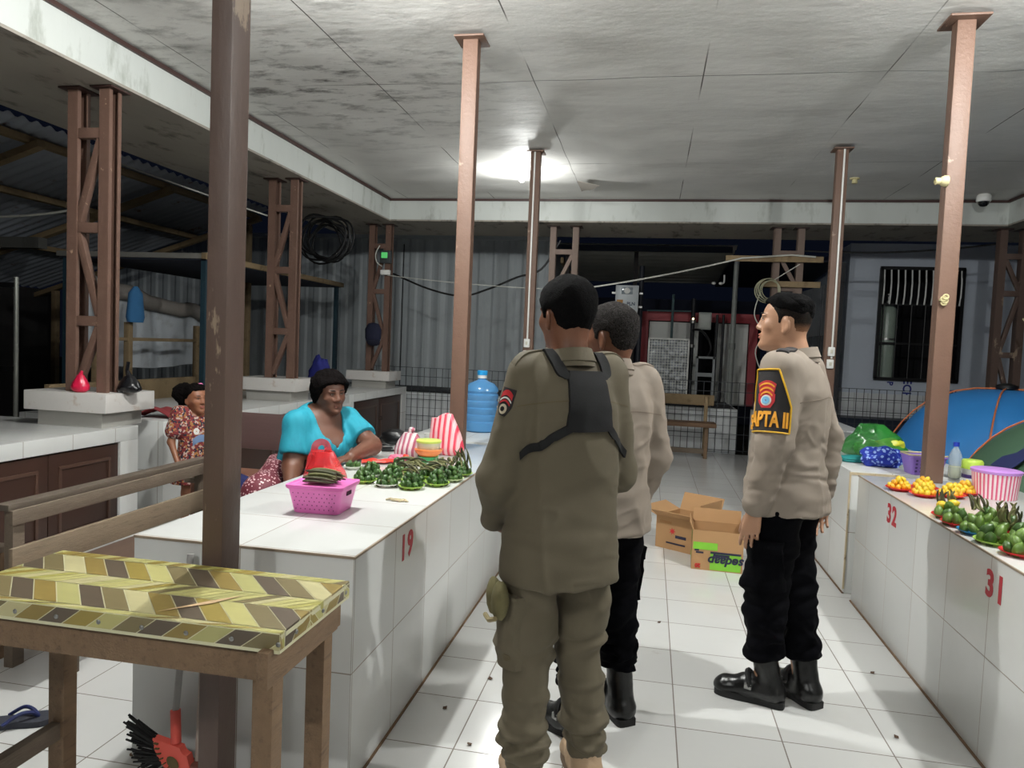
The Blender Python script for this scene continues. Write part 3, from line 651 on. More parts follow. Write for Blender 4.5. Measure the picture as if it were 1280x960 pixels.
counter('white tiled counter block under the folded red cloth', -4.95, -3.65, 4.95, 5.75)
cab_counter('tiled counter with brown cabinet doors under the second pedestal', -4.95, -3.65, 5.80, 8.45, [(5.92, 6.7), (6.7, 7.45), (7.45, 8.25)])
cab_counter('tiled counter with brown cabinet doors under the third pedestal', -4.95, -3.65, 8.50, 10.6, [(8.62, 9.5), (9.5, 10.4)])

# ================================================================== PATTERNED TABLE, BENCHES, FLOOR THINGS
t = thing('wooden_table', 'wooden table with a yellow herringbone vinyl cover tacked over its top', 'table', (-1.235, 1.62, 0))
TX0, TX1, TY0, TY1, TZ = -1.69, -.79, 1.475, 1.845, .80
part('tabletop', G().box(((TX0 + TX1) / 2, (TY0 + TY1) / 2, TZ - .02), (TX1 - TX0, TY1 - TY0, .03), bev=.004), M_wood, t, world=True)
for nm, c, d in (('apron', (-1.24, TY0 + .02, TZ - .075), (TX1 - TX0 - .02, .028, .085)), ('apron', (-1.24, TY1 - .02, TZ - .075), (TX1 - TX0 - .02, .028, .085)), ('apron', (TX1 - .02, 1.627, TZ - .075), (.028, .37, .085)), ('apron', (TX0 + .02, 1.627, TZ - .075), (.028, .37, .085))):
    part(nm, G().box(c, d, bev=.003), M_wood, t, world=True)
for x, y in ((TX1 - .05, TY0 + .05), (TX1 - .05, TY1 - .05), (TX0 + .05, TY0 + .05), (TX0 + .05, TY1 - .05)):
    part('leg', G().box((x, y, (TZ - .04) / 2), (.052, .05, TZ - .04), bev=.003), M_wood, t, world=True)
part('stretcher', G().box((TX0 + .05, 1.627, .30), (.03, .33, .05), bev=.003), M_woodx, t, world=True)
# vinyl cover: herringbone planks drawn as separate faces of one sheet
cols = [(188, 182, 118), (170, 164, 92), (142, 122, 66), (92, 80, 66), (176, 172, 112), (152, 134, 66), (122, 110, 76), (192, 184, 138)]
VM = [mt('vinyl_plank_%s' % n, c, .32, .12, 9, stretch=(1, 5, 1)) for n, c in zip(('cream', 'lemon', 'ochre', 'umber', 'pale', 'mustard', 'olive', 'ivory'), cols)]
VM.append(mt('vinyl_joint', (214, 210, 176), .35))
def vinyl():
    g = G(); z = TZ + .003
    g.mat(8).box(((TX0 + TX1) / 2, (TY0 + TY1) / 2, TZ - .0005), (TX1 - TX0 + .014, TY1 - TY0 + .014, .007))
    def fold(u, v, e=.0012):
        x, y = u, v; zz = TZ + .003 + e
        if v < TY0 - .007: zz -= (TY0 - .007 - v); y = TY0 - .007 - e
        if u > TX1 + .007: zz -= (u - TX1 - .007); x = TX1 + .007 + e
        return (x, y, zz)
    g.mat(8).box(((TX0 + TX1) / 2, TY0 - .006, TZ - .022), (TX1 - TX0 + .012, .003, .042)).box((TX1 + .006, (TY0 + TY1) / 2, TZ - .022), (.003, TY1 - TY0 + .012, .042))
    # chevron bands: slanted wide planks, then bands of thin strips slanting the other way
    r2 = random.Random(3)
    def clip(poly, ax, lim, sg):
        out = []
        for i in range(len(poly)):
            p, q = poly[i], poly[(i + 1) % len(poly)]; a = sg * (p[ax] - lim); b = sg * (q[ax] - lim)
            if a >= 0: out.append(p)
            if (a >= 0) != (b >= 0): s = a / (a - b); out.append((p[0] + (q[0] - p[0]) * s, p[1] + (q[1] - p[1]) * s))
        return out if len(out) >= 3 else []
    def lay_(poly, ci):
        for ax, lim, sg in ((0, TX0 - .004, 1), (0, TX1 + .046, -1), (1, TY0 - .046, 1), (1, TY1 + .004, -1)):
            poly = clip(poly, ax, lim, sg)
            if not poly: return
        g.mat(ci)
        for sy in (1, -1):
            p1 = clip(poly, 1, TY0 - .007, sy)
            for sx in (1, -1):
                p2 = clip(p1, 0, TX1 + .007, sx) if p1 else []
                if p2 and not (sy < 0 and sx > 0): g.add([fold(*q) for q in p2], [tuple(range(len(p2)))])
    gp = .0036; per = .067; A = (3, 6, 7, 2, 3, 5, 0, 6, 3, 2, 4); Bc = (0, 4, 1, 6, 0, 5, 7, 2)
    y = TY0 - .055; k = 0
    while y < TY1 + .02:
        h = (.048, .022, .125, .075, .125, .1)[min(k, 5)]; wide = k in (0, 2, 4); sh = .06 if k == 0 else (-.115 if wide else .075)
        for i in range(-4, 22):
            for hf in ((0, 1),) if wide else ((0, .5), (.5, 1)):
                x0 = TX0 + i * per + per * hf[0] + gp * .5 + .02 * k; x1 = TX0 + i * per + per * hf[1] - gp * .5 + .02 * k
                ci = A[(i + 3 * k) % 11] if wide else r2.choice(Bc)
                lay_([(x0, y + gp * .5), (x1, y + gp * .5), (x1 + sh, y + h - gp * .5), (x0 + sh, y + h - gp * .5)], ci)
        y += h; k += 1
    return g
vc = part('vinyl_cover', vinyl(), VM, t, 'yellow and brown herringbone vinyl', world=True, smooth=False)
for i in range(8): part('tack', G().ell((TX0 + .1 + i * .115, TY0 - .009, TZ - .02), (.006, .003, .006), 8, 6), M_steel, vc, world=True)
for i in range(3): part('tack', G().ell((TX1 + .009, TY0 + .07 + i * .14, TZ - .02), (.003, .006, .006), 8, 6), M_steel, vc, world=True)
part('tear', G().add([(-1.12, 1.50, TZ + .0065), (-1.03, 1.585, TZ + .0065), (-.985, 1.66, TZ + .0065), (-1.045, 1.60, TZ + .0065)], [(0, 1, 2, 3)]), mt('bare_torn_board', (190, 160, 122), .8), vc, 'torn strip of bare board', world=True)

# broom leaning on the counter end
t = thing('broom', 'broom with a coral red slotted head and black bristles at the counter foot', 'broom', (-1.485, 2.02, 0))
def fan(u, v):
    a = -.9 + 1.8 * u; r = .03 + .15 * v
    return (r * sin(a) * .8, .018 * (1 if v < 1 else .6), .17 - r * cos(a) * .62)
hd = G(); hd.sheet(lambda u, v: (lambda p: (p[0], .012, p[2]))(fan(u, v)), 16, 6, .03)
TB = Matrix.Rotation(radians(42), 4, 'Y') @ Matrix.Scale(.9, 4)
part('head', hd.xf(Matrix.Translation((0, 0, .035)) @ TB), mt('coral_plastic', (232, 98, 84), .45, .05), t, 'coral red slotted head')
sl = G()
for i in range(11):
    u = .06 + .088 * i; p = fan(u, .78); q = fan(u, .93); sl.bar((p[0], -.0215, p[2]), (q[0], -.0215, q[2]), .007, .004)
sl.ell((0, -.021, .10), (.028, .003, .02), 14, 6)
part('slots', sl.xf(Matrix.Translation((0, 0, .035)) @ TB), mt('olive_slot', (96, 84, 50), .7), t, 'dark slots and olive badge')
br = G(); r3 = random.Random(5)
for i in range(150):
    u = r3.random(); p = Vector(fan(u, .97)); q = Vector(fan(.5 + (u - .5) * 1.25, 1.75 + .35 * r3.random())); q.z = max(q.z, -.05) ; p.y = q.y = r3.uniform(-.02, .02)
    br.tube([p, (p + q) / 2 + Vector((r3.uniform(-.01, .01), 0, 0)), q], .0035, 4)
br.xf(Matrix.Translation((0, 0, .035)) @ TB); br.v = [(x, y, max(z, .004)) for x, y, z in br.v]
part('bristles', br, mt('black_bristles', (18, 17, 18), .7), t, 'black bristles')
part('handle', G().tube([(.05, .0, .2), (.03, .10, .74)], .011, 10), mt('grey_handle', (168, 166, 164), .4), t)
part('handle_collar', G().tube([(.06, -.002, .16), (.047, .01, .26)], .016, 10), mt('coral_collar', (222, 90, 78), .45), t)
t = thing('broom', 'second pale stick leaning behind the post beside the coral broom', 'broom', (-1.36, 2.06, 0))
part('handle', G().tube([(.0, -.02, .1), (-.035, .065, .76)], .011, 10), mt('beige_stick', (172, 160, 150), .45), t); part('head', G().box((.01, -.03, .05), (.16, .05, .1), bev=.012), mt('brown_block', (120, 70, 58), .6), t)  # slim beige stick with a brown block at its foot

# sandal and long bench with a slatted back
def sandal(label, x, y, rz):
    t = thing('flip_flop', label, 'sandal', (x, y, 0), rz)
    rings = []
    prof = [(-.13, .026), (-.11, .036), (-.06, .036), (0, .034), (.05, .042), (.09, .044), (.12, .032), (.135, .014)]
    out = [(w, yy) for yy, w in prof] + [(-w, yy) for yy, w in reversed(prof)]
    g = G(); g.prism(out, .022, lambda u, v, w: (u, v, w)); part('sole', g, mt('charcoal_sole', (48, 50, 60), .7, .1, 30, .2, 80), t, smooth=False)
    for s in (-1, 1): part('strap', G().tube(spline([(.0, .075, .022), (s * .012, .055, .045), (s * .03, .02, .05), (s * .04, -.03, .02)], 5), .007, 8), mt('navy_strap', (30, 40, 90), .5), t)
    return t
sandal('dark blue flip flop lying on the tiles beyond the table leg', -2.23, 2.22, radians(-60))
sandal('dark blue flip flop nearer the cabinet counter, mostly out of sight', -2.42, 2.10, radians(-75))
t = thing('wooden_bench', 'long weathered wooden bench with two back rails beside the tiled counter', 'bench', (-2.5, 3.3, 0))
for y in (2.62, 3.93):
    part('rear_leg', G().box((-2.64, y, .345), (.045, .06, .69), bev=.004), M_woodx, t, world=True); part('front_leg', G().box((-2.36, y, .185), (.05, .05, .37), bev=.004), M_woodx, t, world=True)
    part('seat_bearer', G().box((-2.5, y, .345), (.3, .04, .05)), M_woodx, t, world=True)
part('top_rail', G().box((-2.645, 3.27, .70), (.07, 1.42, .028), bev=.005), mt('grey_rail_wood', (92, 82, 72), .5, .18, 6, .3, 30, stretch=(6, 1, 6)), t, world=True)
part('upper_slat', G().box((-2.61, 3.27, .655), (.022, 1.40, .065), bev=.004), M_woodx, t, world=True)
part('lower_slat', G().box((-2.61, 3.27, .465), (.022, 1.40, .12), bev=.005), mt('beige_slat_wood', (132, 116, 96), .7, .2, 5, .35, 30, stretch=(7, 1, 7), dark=(98, 84, 70), thr=(.55, .8)), t, world=True)
part('seat', G().box((-2.47, 3.27, .385), (.26, 1.5, .03), bev=.005), mt('dark_seat_wood', (88, 70, 60), .5, .2, 6, stretch=(6, 1, 6)), t, world=True)
part('seat_edge', G().box((-2.325, 3.27, .37), (.025, 1.5, .055), bev=.004), M_woodx, t, world=True)
part('armrest', G().box((-2.63, 3.99, .56), (.3, .04, .03), bev=.004), M_woodx, t, world=True)
t = thing('wooden_stool', 'low wooden stool at the near end of the long slatted bench', 'stool', (-2.9, 2.55, 0))
part('seat', G().box((0, 0, .49), (.34, .3, .028), bev=.005), M_woodx, t)
for sx in (-1, 1):
    for sy in (-1, 1): part('leg', G().box((sx * .14, sy * .12, .238), (.045, .045, .476), bev=.003), M_wood, t)
    part('stretcher', G().box((sx * .14, 0, .14), (.03, .2, .04), bev=.003), M_wood, t)
t = thing('wooden_bench', 'plum brown bench with a wide back board under the seated woman', 'bench', (-2.38, 4.15, 0))
part('back_board', G().box((-2.38, 4.42, .83), (.84, .03, .24), rot=(radians(-6), 0, 0), bev=.006), M_bench, t, world=True)
part('seat', G().box((-2.36, 4.20, .565), (.95, .34, .04), bev=.008), M_seat, t, world=True)
for x in (-2.75, -2.02):
    part('rear_leg', G().box((x, 4.40, .42), (.06, .05, .84), bev=.004), M_bench, t, world=True); part('front_leg', G().box((x, 4.06, .272), (.06, .05, .545), bev=.004), M_seat, t, world=True)
part('stretcher', G().box((-2.38, 4.0, .2), (.75, .03, .05)), M_seat, t, world=True)
M_navy = mt('navy_cloth_dark', (22, 30, 84), .85, .2, 6)
def blob(c, r, amp, fq, seed, n=28, m=18, flat=None):
    g = G(); g.ell((0, 0, 0), (1, 1, 1), n, m); out = []
    for p in g.v:
        v = Vector(p); k = 1 + amp * noise.noise(v * fq + Vector((seed, seed * 1.7, 0))) + amp * .4 * noise.noise(v * fq * 2.7 + Vector((seed, 0, 3)))
        q = Vector((v.x * r[0], v.y * r[1], v.z * r[2])) * k + Vector(c)
        if flat is not None: q.z = max(q.z, flat)
        out.append(tuple(q))
    g.v = out; return g
solo('cloth_bundle', 'dark navy cloth bundle on the end of the long slatted bench', 'bundle', blob((0, 0, .1), (.13, .12, .14), .18, 1.6, 3, flat=.001), M_navy, (-2.36, 3.90, .401))
solo('jacket', 'dark navy jacket draped over the counter edge behind the seated woman', 'jacket', blob((0, 0, .2), (.13, .1, .27), .25, 2.2, 8, flat=.001), mt('navy_jacket', (20, 26, 104), .85, .2, 6), (-3.84, 8.0, .776))
# litter on the floor ------------------------------------------------------
M_lit = mt('dry_leaf_brown', (84, 62, 48), .9)
for i, (x, y) in enumerate(((-.62, 3.05), (-.74, 2.75), (-.58, 2.52), (.12, 3.95), (.62, 4.2), (1.02, 3.0), (1.1, 3.6), (.9, 4.9), (-.7, 3.6), (-1.55, 2.6), (-1.9, 2.85))):
    solo('dry_leaf_scrap', 'small dry brown leaf scrap on the floor tiles', 'litter', G().sheet(lambda u, v: (.022 * (u - .5), .012 * (v - .5) * (1 - abs(2 * u - 1)) * 2, .003 + .006 * u * u), 6, 4, .001), M_lit, (x, y, .001), rnd.uniform(0, 6), group='leaf scraps on the floor')
# ================================================================== GOODS
CT = .776
M_nut = mt('dark_green_nut', (52, 84, 36), .42, .3, 14); M_nut2 = mt('mid_green_nut', (62, 94, 38), .4, .3, 14); M_nut3 = mt('lime_green_nut', (92, 122, 48), .4, .25, 14)
M_cal = mt('brown_green_calyx', (92, 88, 52), .7, .2, 30); M_yel = mt('yellow_nut', (224, 190, 50), .4, .2, 12, dark=(150, 150, 50), thr=(.62, .72)); M_yel2 = mt('orange_nut', (226, 164, 38), .4, .15, 12)
def nut(name, mat, L, R, calyx=True):
    g = G(); g.lathe([(.1 * R, -L), (.55 * R, -.86 * L), (.92 * R, -.45 * L), (R, 0), (.9 * R, .4 * L), (.55 * R, .78 * L), (.2 * R, .95 * L), (.06 * R, 1.06 * L)], 10)
    o = solo(name, None, 'nut', g, mat)
    if calyx: part('calyx', G().lathe([(.1 * R, -1.04 * L), (.62 * R, -.98 * L), (.74 * R, -.78 * L), (.66 * R, -.74 * L), (.4 * R, -.9 * L)], 8), M_cal, o)
    return o
def plate(label, x, y, r, mat, group=None):
    g = G(); g.lathe([(.01, 0), (.6 * r, 0), (.64 * r, .004), (r, .016), (r * 1.0, .019), (.62 * r, .008), (.01, .007)], 24)
    return solo('plate', label, 'plate', g, mat, (x, y, CT), group=group)
PM = {k: mt('plate_' + k, c, .35, .05) for k, c in dict(lime=(168, 204, 92), white=(222, 226, 214), red=(206, 42, 46), blue=(40, 120, 168), pale=(206, 222, 170)).items()}
def pile(protos, x, y, r, n, label, group, L, R, up=.5, seed=0):
    rr = random.Random(seed); left = n; z = CT + .012 + R * .75; rad = r * .78; k = 0
    while left > 0:
        cnt = min(left, max(1, int(2 * pi * max(rad - R * .8, 0) / (1.95 * R)))) if rad > R * 1.2 else 1
        if k > 2: break
        for i in range(cnt):
            a = 2 * pi * (i + .5 * k) / cnt + rr.uniform(-.15, .15); q = max(rad - R * .8, 0) if cnt > 1 else 0
            loc = (x + q * cos(a) + rr.uniform(-.002, .002), y + q * sin(a), z + rr.uniform(-.002, .003))
            rot = (rr.uniform(-.4, .4) + (pi / 2 - .5) * up * sin(a) * -1, (pi / 2 - .5) * up * cos(a), rr.uniform(0, 6))
            p = rr.choice(protos)
            if p not in used: used.add(p); o = p; o.location = loc; o.rotation_euler = rot; o['label'] = label; o['group'] = group
            else: o = dup(p, loc, rot, label, group, rr.uniform(.9, 1.08))
        left -= cnt; rad -= R * 1.75
        if rad < R * 1.2 and left > 0:
            k += 1; z += R * 1.25; rad = r * (.78 - .2 * k)
used = set()
P_g = [nut('betel_nut', M_nut, .021, .0155), nut('betel_nut', M_nut2, .02, .015), nut('betel_nut', M_nut, .022, .0145)]
LP = [(-1.335, 3.30, 'lime', 'on the lime plate beside the red bag'), (-1.20, 3.25, 'white', 'on the white plate at the front'), (-1.075, 3.24, 'lime', 'on the lime plate under the crossed stalks'),
      (-.985, 3.36, 'lime', 'on the lime plate near the counter edge'), (-1.11, 3.375, 'lime', 'on the lime plate in the second row'), (-.95, 3.50, 'pale', 'on the pale plate at the counter edge'),
      (-.945, 3.66, 'lime', 'on the lime plate furthest along the counter edge'), (-1.36, 3.46, 'white', 'on the white plate behind the red bag'), (-1.27, 3.61, 'lime', 'on the lime plate by the red plastic sheet'),
      (-1.235, 3.42, 'pale', 'on the pale plate in the middle row'), (-1.09, 3.54, 'lime', 'on the lime plate in front of the stacked tubs'), (-1.08, 3.70, 'pale', 'on the pale plate beside the striped bags')]
for i, (x, y, c, w) in enumerate(LP):
    pl = {'lime': 'lime green', 'white': 'white', 'pale': 'pale green'}[c]
    plate('%s plate of dark green betel nuts %s' % (pl, w.split(' plate ')[1] if ' plate ' in w else w), x, y, .062, PM[c])
    pile(P_g, x, y, .066, 21, 'dark green betel nut piled ' + w, 'betel nuts ' + w, .021, .0155, seed=i)
plate('small white plate with a few green nuts by the arm of the seated woman', -1.53, 3.62, .05, PM['white'])
pile(P_g, -1.53, 3.62, .05, 5, 'green betel nut on the small white plate by the arm of the seated woman', 'betel nuts on the small white plate', .021, .0155, seed=77)
# stalks laid over the piles
M_stalk = mt('dull_green_stalk', (112, 112, 70), .7, .25, 20); M_stalkd = mt('dark_brown_stalk', (74, 74, 50), .7, .25, 20)
def stalk(name, L, r, mat, bend=.1):
    return solo(name, None, 'stalk', G().tube([(0, bend * L * 4 * (s * (1 - s)), s * L - L / 2) for s in [i / 7 for i in range(8)]], [r * .5, r, r * 1.05, r, r * .95, r * .9, r * .7, r * .35], 7), mat)
ST = [stalk('pepper_catkin', .11, .0055, M_stalk), stalk('pepper_catkin', .10, .0045, M_stalkd, .16)]
def lay(protos, loc, rot, label, group, sc=1):
    p = rnd.choice(protos)
    if p not in used: used.add(p); o = p; o.location = loc; o.rotation_euler = rot; o['label'] = label; o['group'] = group; o.scale = (sc,) * 3
    else: dup(p, loc, rot, label, group, sc)
for k, (x, y, n, a0, w) in enumerate(((-1.10, 3.30, 15, .7, 'crossed over the front lime plate'), (-1.03, 3.44, 14, 1.2, 'heaped on the middle plates'), (-1.0, 3.60, 13, .4, 'heaped on the plates at the counter edge'), (-1.17, 3.52, 12, 1.7, 'heaped before the stacked tubs'), (-.95, 3.67, 11, 1.2, 'standing up on the last plate by the striped bag'))):
    for i in range(n):
        up = k == 4
        loc = (x + rnd.uniform(-.045, .045), y + rnd.uniform(-.045, .045), CT + (.056 if not up else .075) + .003 * i)
        rot = (pi / 2 + rnd.uniform(-.25, .25), 0, a0 + rnd.uniform(-.35, .35)) if not up else (rnd.uniform(-.5, .5), rnd.uniform(-.5, .5), 0)
        lay(ST, loc, rot, 'thin green pepper catkin ' + w, 'pepper catkins ' + w, rnd.uniform(.8, 1.15))
# yellow nuts
P_y = [nut('betel_nut', M_yel, .019, .0145, False), nut('betel_nut', M_yel2, .018, .014, False), nut('betel_nut', M_yel, .02, .014, False)]
for i, (x, y, w) in enumerate(((1.355, 4.20, 'nearest the counter corner'), (1.43, 4.065, 'at the counter edge above the number 32'), (1.57, 4.10, 'in the middle of the front row'), (1.50, 4.265, 'just before the steel post'), (1.68, 4.215, 'closest to the striped bucket'))):
    plate('red plate of yellow betel nuts ' + w, x, y, .07, PM['red'])
    pile(P_y, x, y, .07, 22, 'yellow betel nut on the red plate ' + w, 'yellow betel nuts on the red plate ' + w, .019, .0145, seed=20 + i)
# large green nuts
P_b = [nut('areca_fruit', M_nut3, .030, .0205), nut('areca_fruit', M_nut2, .029, .021), nut('areca_fruit', M_nut3, .032, .019)]
GP = [(1.35, 3.53, 'red', 'with two yellow nuts', 7), (1.335, 3.385, 'red', 'third along the edge from number 31', 8), (1.345, 3.24, 'blue', 'on the blue plate', 8), (1.345, 3.085, 'lime', 'on the lime plate', 9), (1.37, 2.93, 'red', 'closest to the number 31', 11),
      (1.49, 3.46, 'lime', 'in the second row by the bucket', 8), (1.485, 3.31, 'red', 'in the middle of the second row', 9), (1.49, 3.16, 'lime', 'in the second row behind the blue plate', 9), (1.52, 3.0, 'red', 'in the second row behind the lime plate', 10)]
for i, (x, y, c, w, n) in enumerate(GP):
    plate('%s plate of large green areca fruits %s' % (c if c != 'lime' else 'lime green', w.replace(' on the blue plate', '').replace('on the blue plate', 'between red and lime plates').replace('on the lime plate', 'beside the blue plate')), x, y, .07, PM[c])
    pile(P_b, x, y, .074, n, 'large green areca fruit on the %s plate %s' % (c, w.replace('on the blue plate', 'at the counter edge').replace('on the lime plate', 'at the counter edge')), 'areca fruits on the %s plate %s' % (c, w), .030, .0205, seed=40 + i)
for i, (x, y) in enumerate(((1.33, 3.56), (1.375, 3.555))): dup(P_y[0], (x, y, CT + .052 + .01 * i), (1.2, .4, i), 'larger yellow nut on the red plate of green fruits', 'two yellow nuts among green fruits', 1.45)
SB = [stalk('betel_sprig', .078, .006, M_stalkd, .12), stalk('betel_sprig', .065, .006, M_stalk, .2)]
for k, (x, y, n, w) in enumerate(((1.36, 3.60, 9, 'fanned out at the far end of the green fruits'), (1.45, 3.50, 10, 'tied upright among the far green fruits'), (1.52, 3.38, 9, 'standing behind the second row'), (1.47, 3.25, 8, 'standing in the middle of the green fruits'), (1.56, 3.12, 9, 'standing near the frame end of the green fruits'), (1.6, 2.98, 7, 'lying behind the last red plate'))):
    for i in range(n):
        a = 2 * pi * i / n; rx, ry = .55 * sin(a) * rnd.uniform(.4, 1), .55 * cos(a) * rnd.uniform(.4, 1)
        lay(SB, (x + .028 * cos(a), y + .028 * sin(a), CT + .075 + rnd.uniform(0, .015)), (rx, ry, rnd.uniform(0, 6)), 'dark betel sprig ' + w, 'betel sprigs ' + w, rnd.uniform(.8, 1.1))
# pink basket with lid and the bundle on it -----------------------------------
M_pink = mt('pink_plastic', (236, 122, 196), .35, .03); M_hole = mt('shadowed_pink_hole', (150, 48, 110), .6)
BX, BY = -1.265, 2.70
t = thing('basket', 'pink perforated plastic basket with a lid on the tiled counter', 'basket', (BX, BY, CT), radians(2)); t.scale = (.92, .96, .93)
def rr_ring(a, b, z, rad=.02, n=6):
    out = []
    for cx, cy, s in ((a - rad, b - rad, 0), (-a + rad, b - rad, 1), (-a + rad, -b + rad, 2), (a - rad, -b + rad, 3)):
        for i in range(n): an = pi / 2 * (s + i / (n - 1)); out.append((cx + rad * cos(an), cy + rad * sin(an), z))
    return out
part('tub', G().loft([rr_ring(.095, .075, .001), rr_ring(.101, .08, .004), rr_ring(.12, .098, .105), rr_ring(.127, .105, .108), rr_ring(.127, .105, .116)]), M_pink, t)
part('lid', G().loft([rr_ring(.130, .108, .114), rr_ring(.130, .108, .124), rr_ring(.123, .101, .125), rr_ring(.118, .095, .119)]), M_pink, t)
h = G()
for r_ in range(5):
    for c_ in range(9):
        z = .022 + r_ * .017; wx = .101 + .02 * (z / .105); x = (-.8 + .2 * (c_ + .5 * (r_ % 2))) * wx
        if abs(x) < wx * .88: h.ell((x, -(.08 + .018 * z / .105) - .0003, z), (.0028, .0012, .0028), 8, 4)
part('holes', h, M_hole, t); t_h = G()
for s in (-1, 1): t_h.box((s * .1175, 0, .085), (.005, .05, .018), bev=.002)
part('handle_slots', t_h, mt('dark_slot', (60, 20, 44), .8), t, 'dark handle slots')
LB = [stalk('long_bean', .13, .0058, M_stalkd, .03), stalk('long_bean', .125, .006, M_stalk, .05)]
for lay_, n in ((0, 9), (1, 8), (2, 6), (3, 4)):
    for i in range(n):
        y = BY - .005 + (i - (n - 1) / 2) * .0145
        lay(LB, (BX + .005 + rnd.uniform(-.008, .008), y, CT + .1225 + lay_ * .0115 + rnd.uniform(0, .002)), (pi / 2, rnd.uniform(-.3, .3), pi / 2 - .12 + rnd.uniform(-.09, .09)), 'dark green bean in the bundle lying on the pink basket lid', 'bean bundle on the pink basket', rnd.uniform(.9, 1.12))
# red bag ---------------------------------------------------------------------
def bagmesh(w, d, h, neck, seed, top=.25, amp=.09):
    g = G(); rings = []; n = 32
    for i in range(17):
        s = i / 16; z = h * s
        k = (sin(min(1, s * 3.2 + .35) * pi / 2) if s < .35 else 1 - (1 - neck) * ((s - .35) / .65) ** 1.15)
        ring = []
        for j in range(n):
            a = 2 * pi * j / n; f = 1 + amp * noise.noise(Vector((cos(a) * 2.2, sin(a) * 2.2, s * 3.5 + seed))) + .03 * sin(a * 7 + seed + 5 * s) * s
            dd = d * (k ** .9) * (1 if s < .7 else 1 - (s - .7) * top)
            ring.append((w * k * f * cos(a), dd * f * sin(a), z))
        rings.append(ring)
    return g.loft(rings)
M_redbag = NT('red_thin_plastic'); M_redbag.set(Base_Color=lin((236, 58, 62)), Roughness=.22, Alpha=.55, Specular_IOR_Level=.6)
t = thing('plastic_bag', 'red thin plastic bag with a handle loop standing beside the pink basket', 'bag', (-1.43, 3.08, CT), radians(-15))
bg = bagmesh(.108, .08, .175, .52, 2.0, amp=.14); bg.v = [(x - .032 * (z / .2) ** 1.3, y, z) for x, y, z in bg.v]
part('sack', bg, M_redbag.m, t); part('handle_loop', G().sheet(lambda u, v: (-.032 + (.016 + .038 * v) * cos(2 * pi * u) * (1 if sin(2 * pi * u) > 0 else 1.1), .006 * sin(3 * pi * u), .185 + (.016 + .03 * v) * sin(2 * pi * u)), 24, 3, .003), M_redbag.m, t, 'handle tab with a hole')
part('contents', blob((0, 0, .05), (.085, .058, .05), .2, 2.5, 4, flat=.004), mt('red_contents', (226, 44, 48), .5, .25, 14), t)
solo('plastic_sheet', 'flat crumpled red plastic bag lying by the arm of the seated woman', 'bag', G().sheet(lambda u, v: (.26 * (u - .5), .11 * (v - .5) * (1 - .4 * u), .012 + .022 * abs(noise.noise(Vector((u * 4, v * 4, 2)))) + .03 * (u > .85)), 20, 10, .003), mt('red_sheet_plastic', (240, 64, 50), .3, .1, 8), (-1.44, 3.86, CT), radians(22))
# striped bags
def stripe_mat(nm, a, b, per, axis=0, rough=.35, ang=False):
    t = NT(nm); P = t.coords('Object'); sp = t.n('ShaderNodeSeparateXYZ'); t.l(P, sp.inputs[0])
    u = sp.outputs[axis]
    if ang: u = t.math('ARCTAN2', sp.outputs[1], sp.outputs[0])
    u = t.math('ADD', u, t.math('MULTIPLY', t.noise(P, 9, 2), .006))
    k = t.math('GREATER_THAN', t.math('FRACT', t.math('DIVIDE', u, per)), .48)
    k2 = t.math('GREATER_THAN', t.math('FRACT', t.math('DIVIDE', u, per)), .86)
    c = t.mix(k, lin(a), lin(b)); c = t.mix(t.math('MULTIPLY', k2, .5), c, lin(a))
    t.set(Base_Color=c, Roughness=rough); return t.m
M_sb1 = stripe_mat('mauve_striped_plastic', (226, 216, 216), (176, 92, 116), .032, 0)
M_sb2 = stripe_mat('red_striped_plastic', (246, 196, 200), (226, 70, 92), .036, 0)
t = thing('plastic_bag', 'mauve and white striped plastic bag with a knotted top', 'bag', (-1.37, 4.08, CT), radians(-10))
part('sack', bagmesh(.098, .075, .155, .42, 5), M_sb1, t); part('knot', G().tube(spline([(0, 0, .15), (.005, 0, .175), (.02, 0, .165)], 5), [.022] + [.016] * 9 + [.008], 8), M_sb1, t)
solo('plastic_scrap', 'small crumpled pink bag corner before the mauve striped bag', 'bag', blob((0, 0, .018), (.055, .03, .022), .3, 3, 2, flat=.002), mt('pink_scrap', (226, 120, 150), .35), (-1.40, 3.96, CT))
t = thing('plastic_bag', 'tall red and pink striped plastic bag leaning before the steel post', 'bag', (-1.20, 4.32, CT), radians(-8))
b2 = bagmesh(.112, .06, .225, .62, 9, top=.8, amp=.07); b2.v = [(x - .045 * (z / .2) + .0, y, z * (1 + .12 * (x > .0) * z / .2)) for x, y, z in b2.v]
part('sack', b2, M_sb2, t); part('handle_loop', G().tube(spline([(.0, 0, .215), (.005, 0, .245), (-.03, 0, .25), (-.055, 0, .225)], 5), .009, 8), M_sb2, t)
# tubs
t = thing('tub', 'clear food tub with a lime lid stacked on orange and green bowls', 'tub', (-1.24, 4.03, CT))
part('bowl', G().lathe([(.045, 0), (.06, .03), (.064, .032), (.01, .034)], 24), mt('green_bowl', (70, 170, 104), .4), t, 'green bowl'); part('bowl', G().lathe([(.05, .03), (.078, .058), (.083, .074), (.076, .076), (.05, .06)], 24), mt('orange_bowl', (240, 138, 74), .4), t, 'orange bowl')
part('body', G().lathe([(.055, .062), (.066, .075), (.07, .115), (.01, .116)], 24), mt('milky_tub', (214, 216, 190), .3), t); part('lid', G().lathe([(.072, .112), (.074, .124), (.068, .128), (.01, .127)], 24), mt('lime_lid', (212, 232, 110), .35), t, 'lime lid')
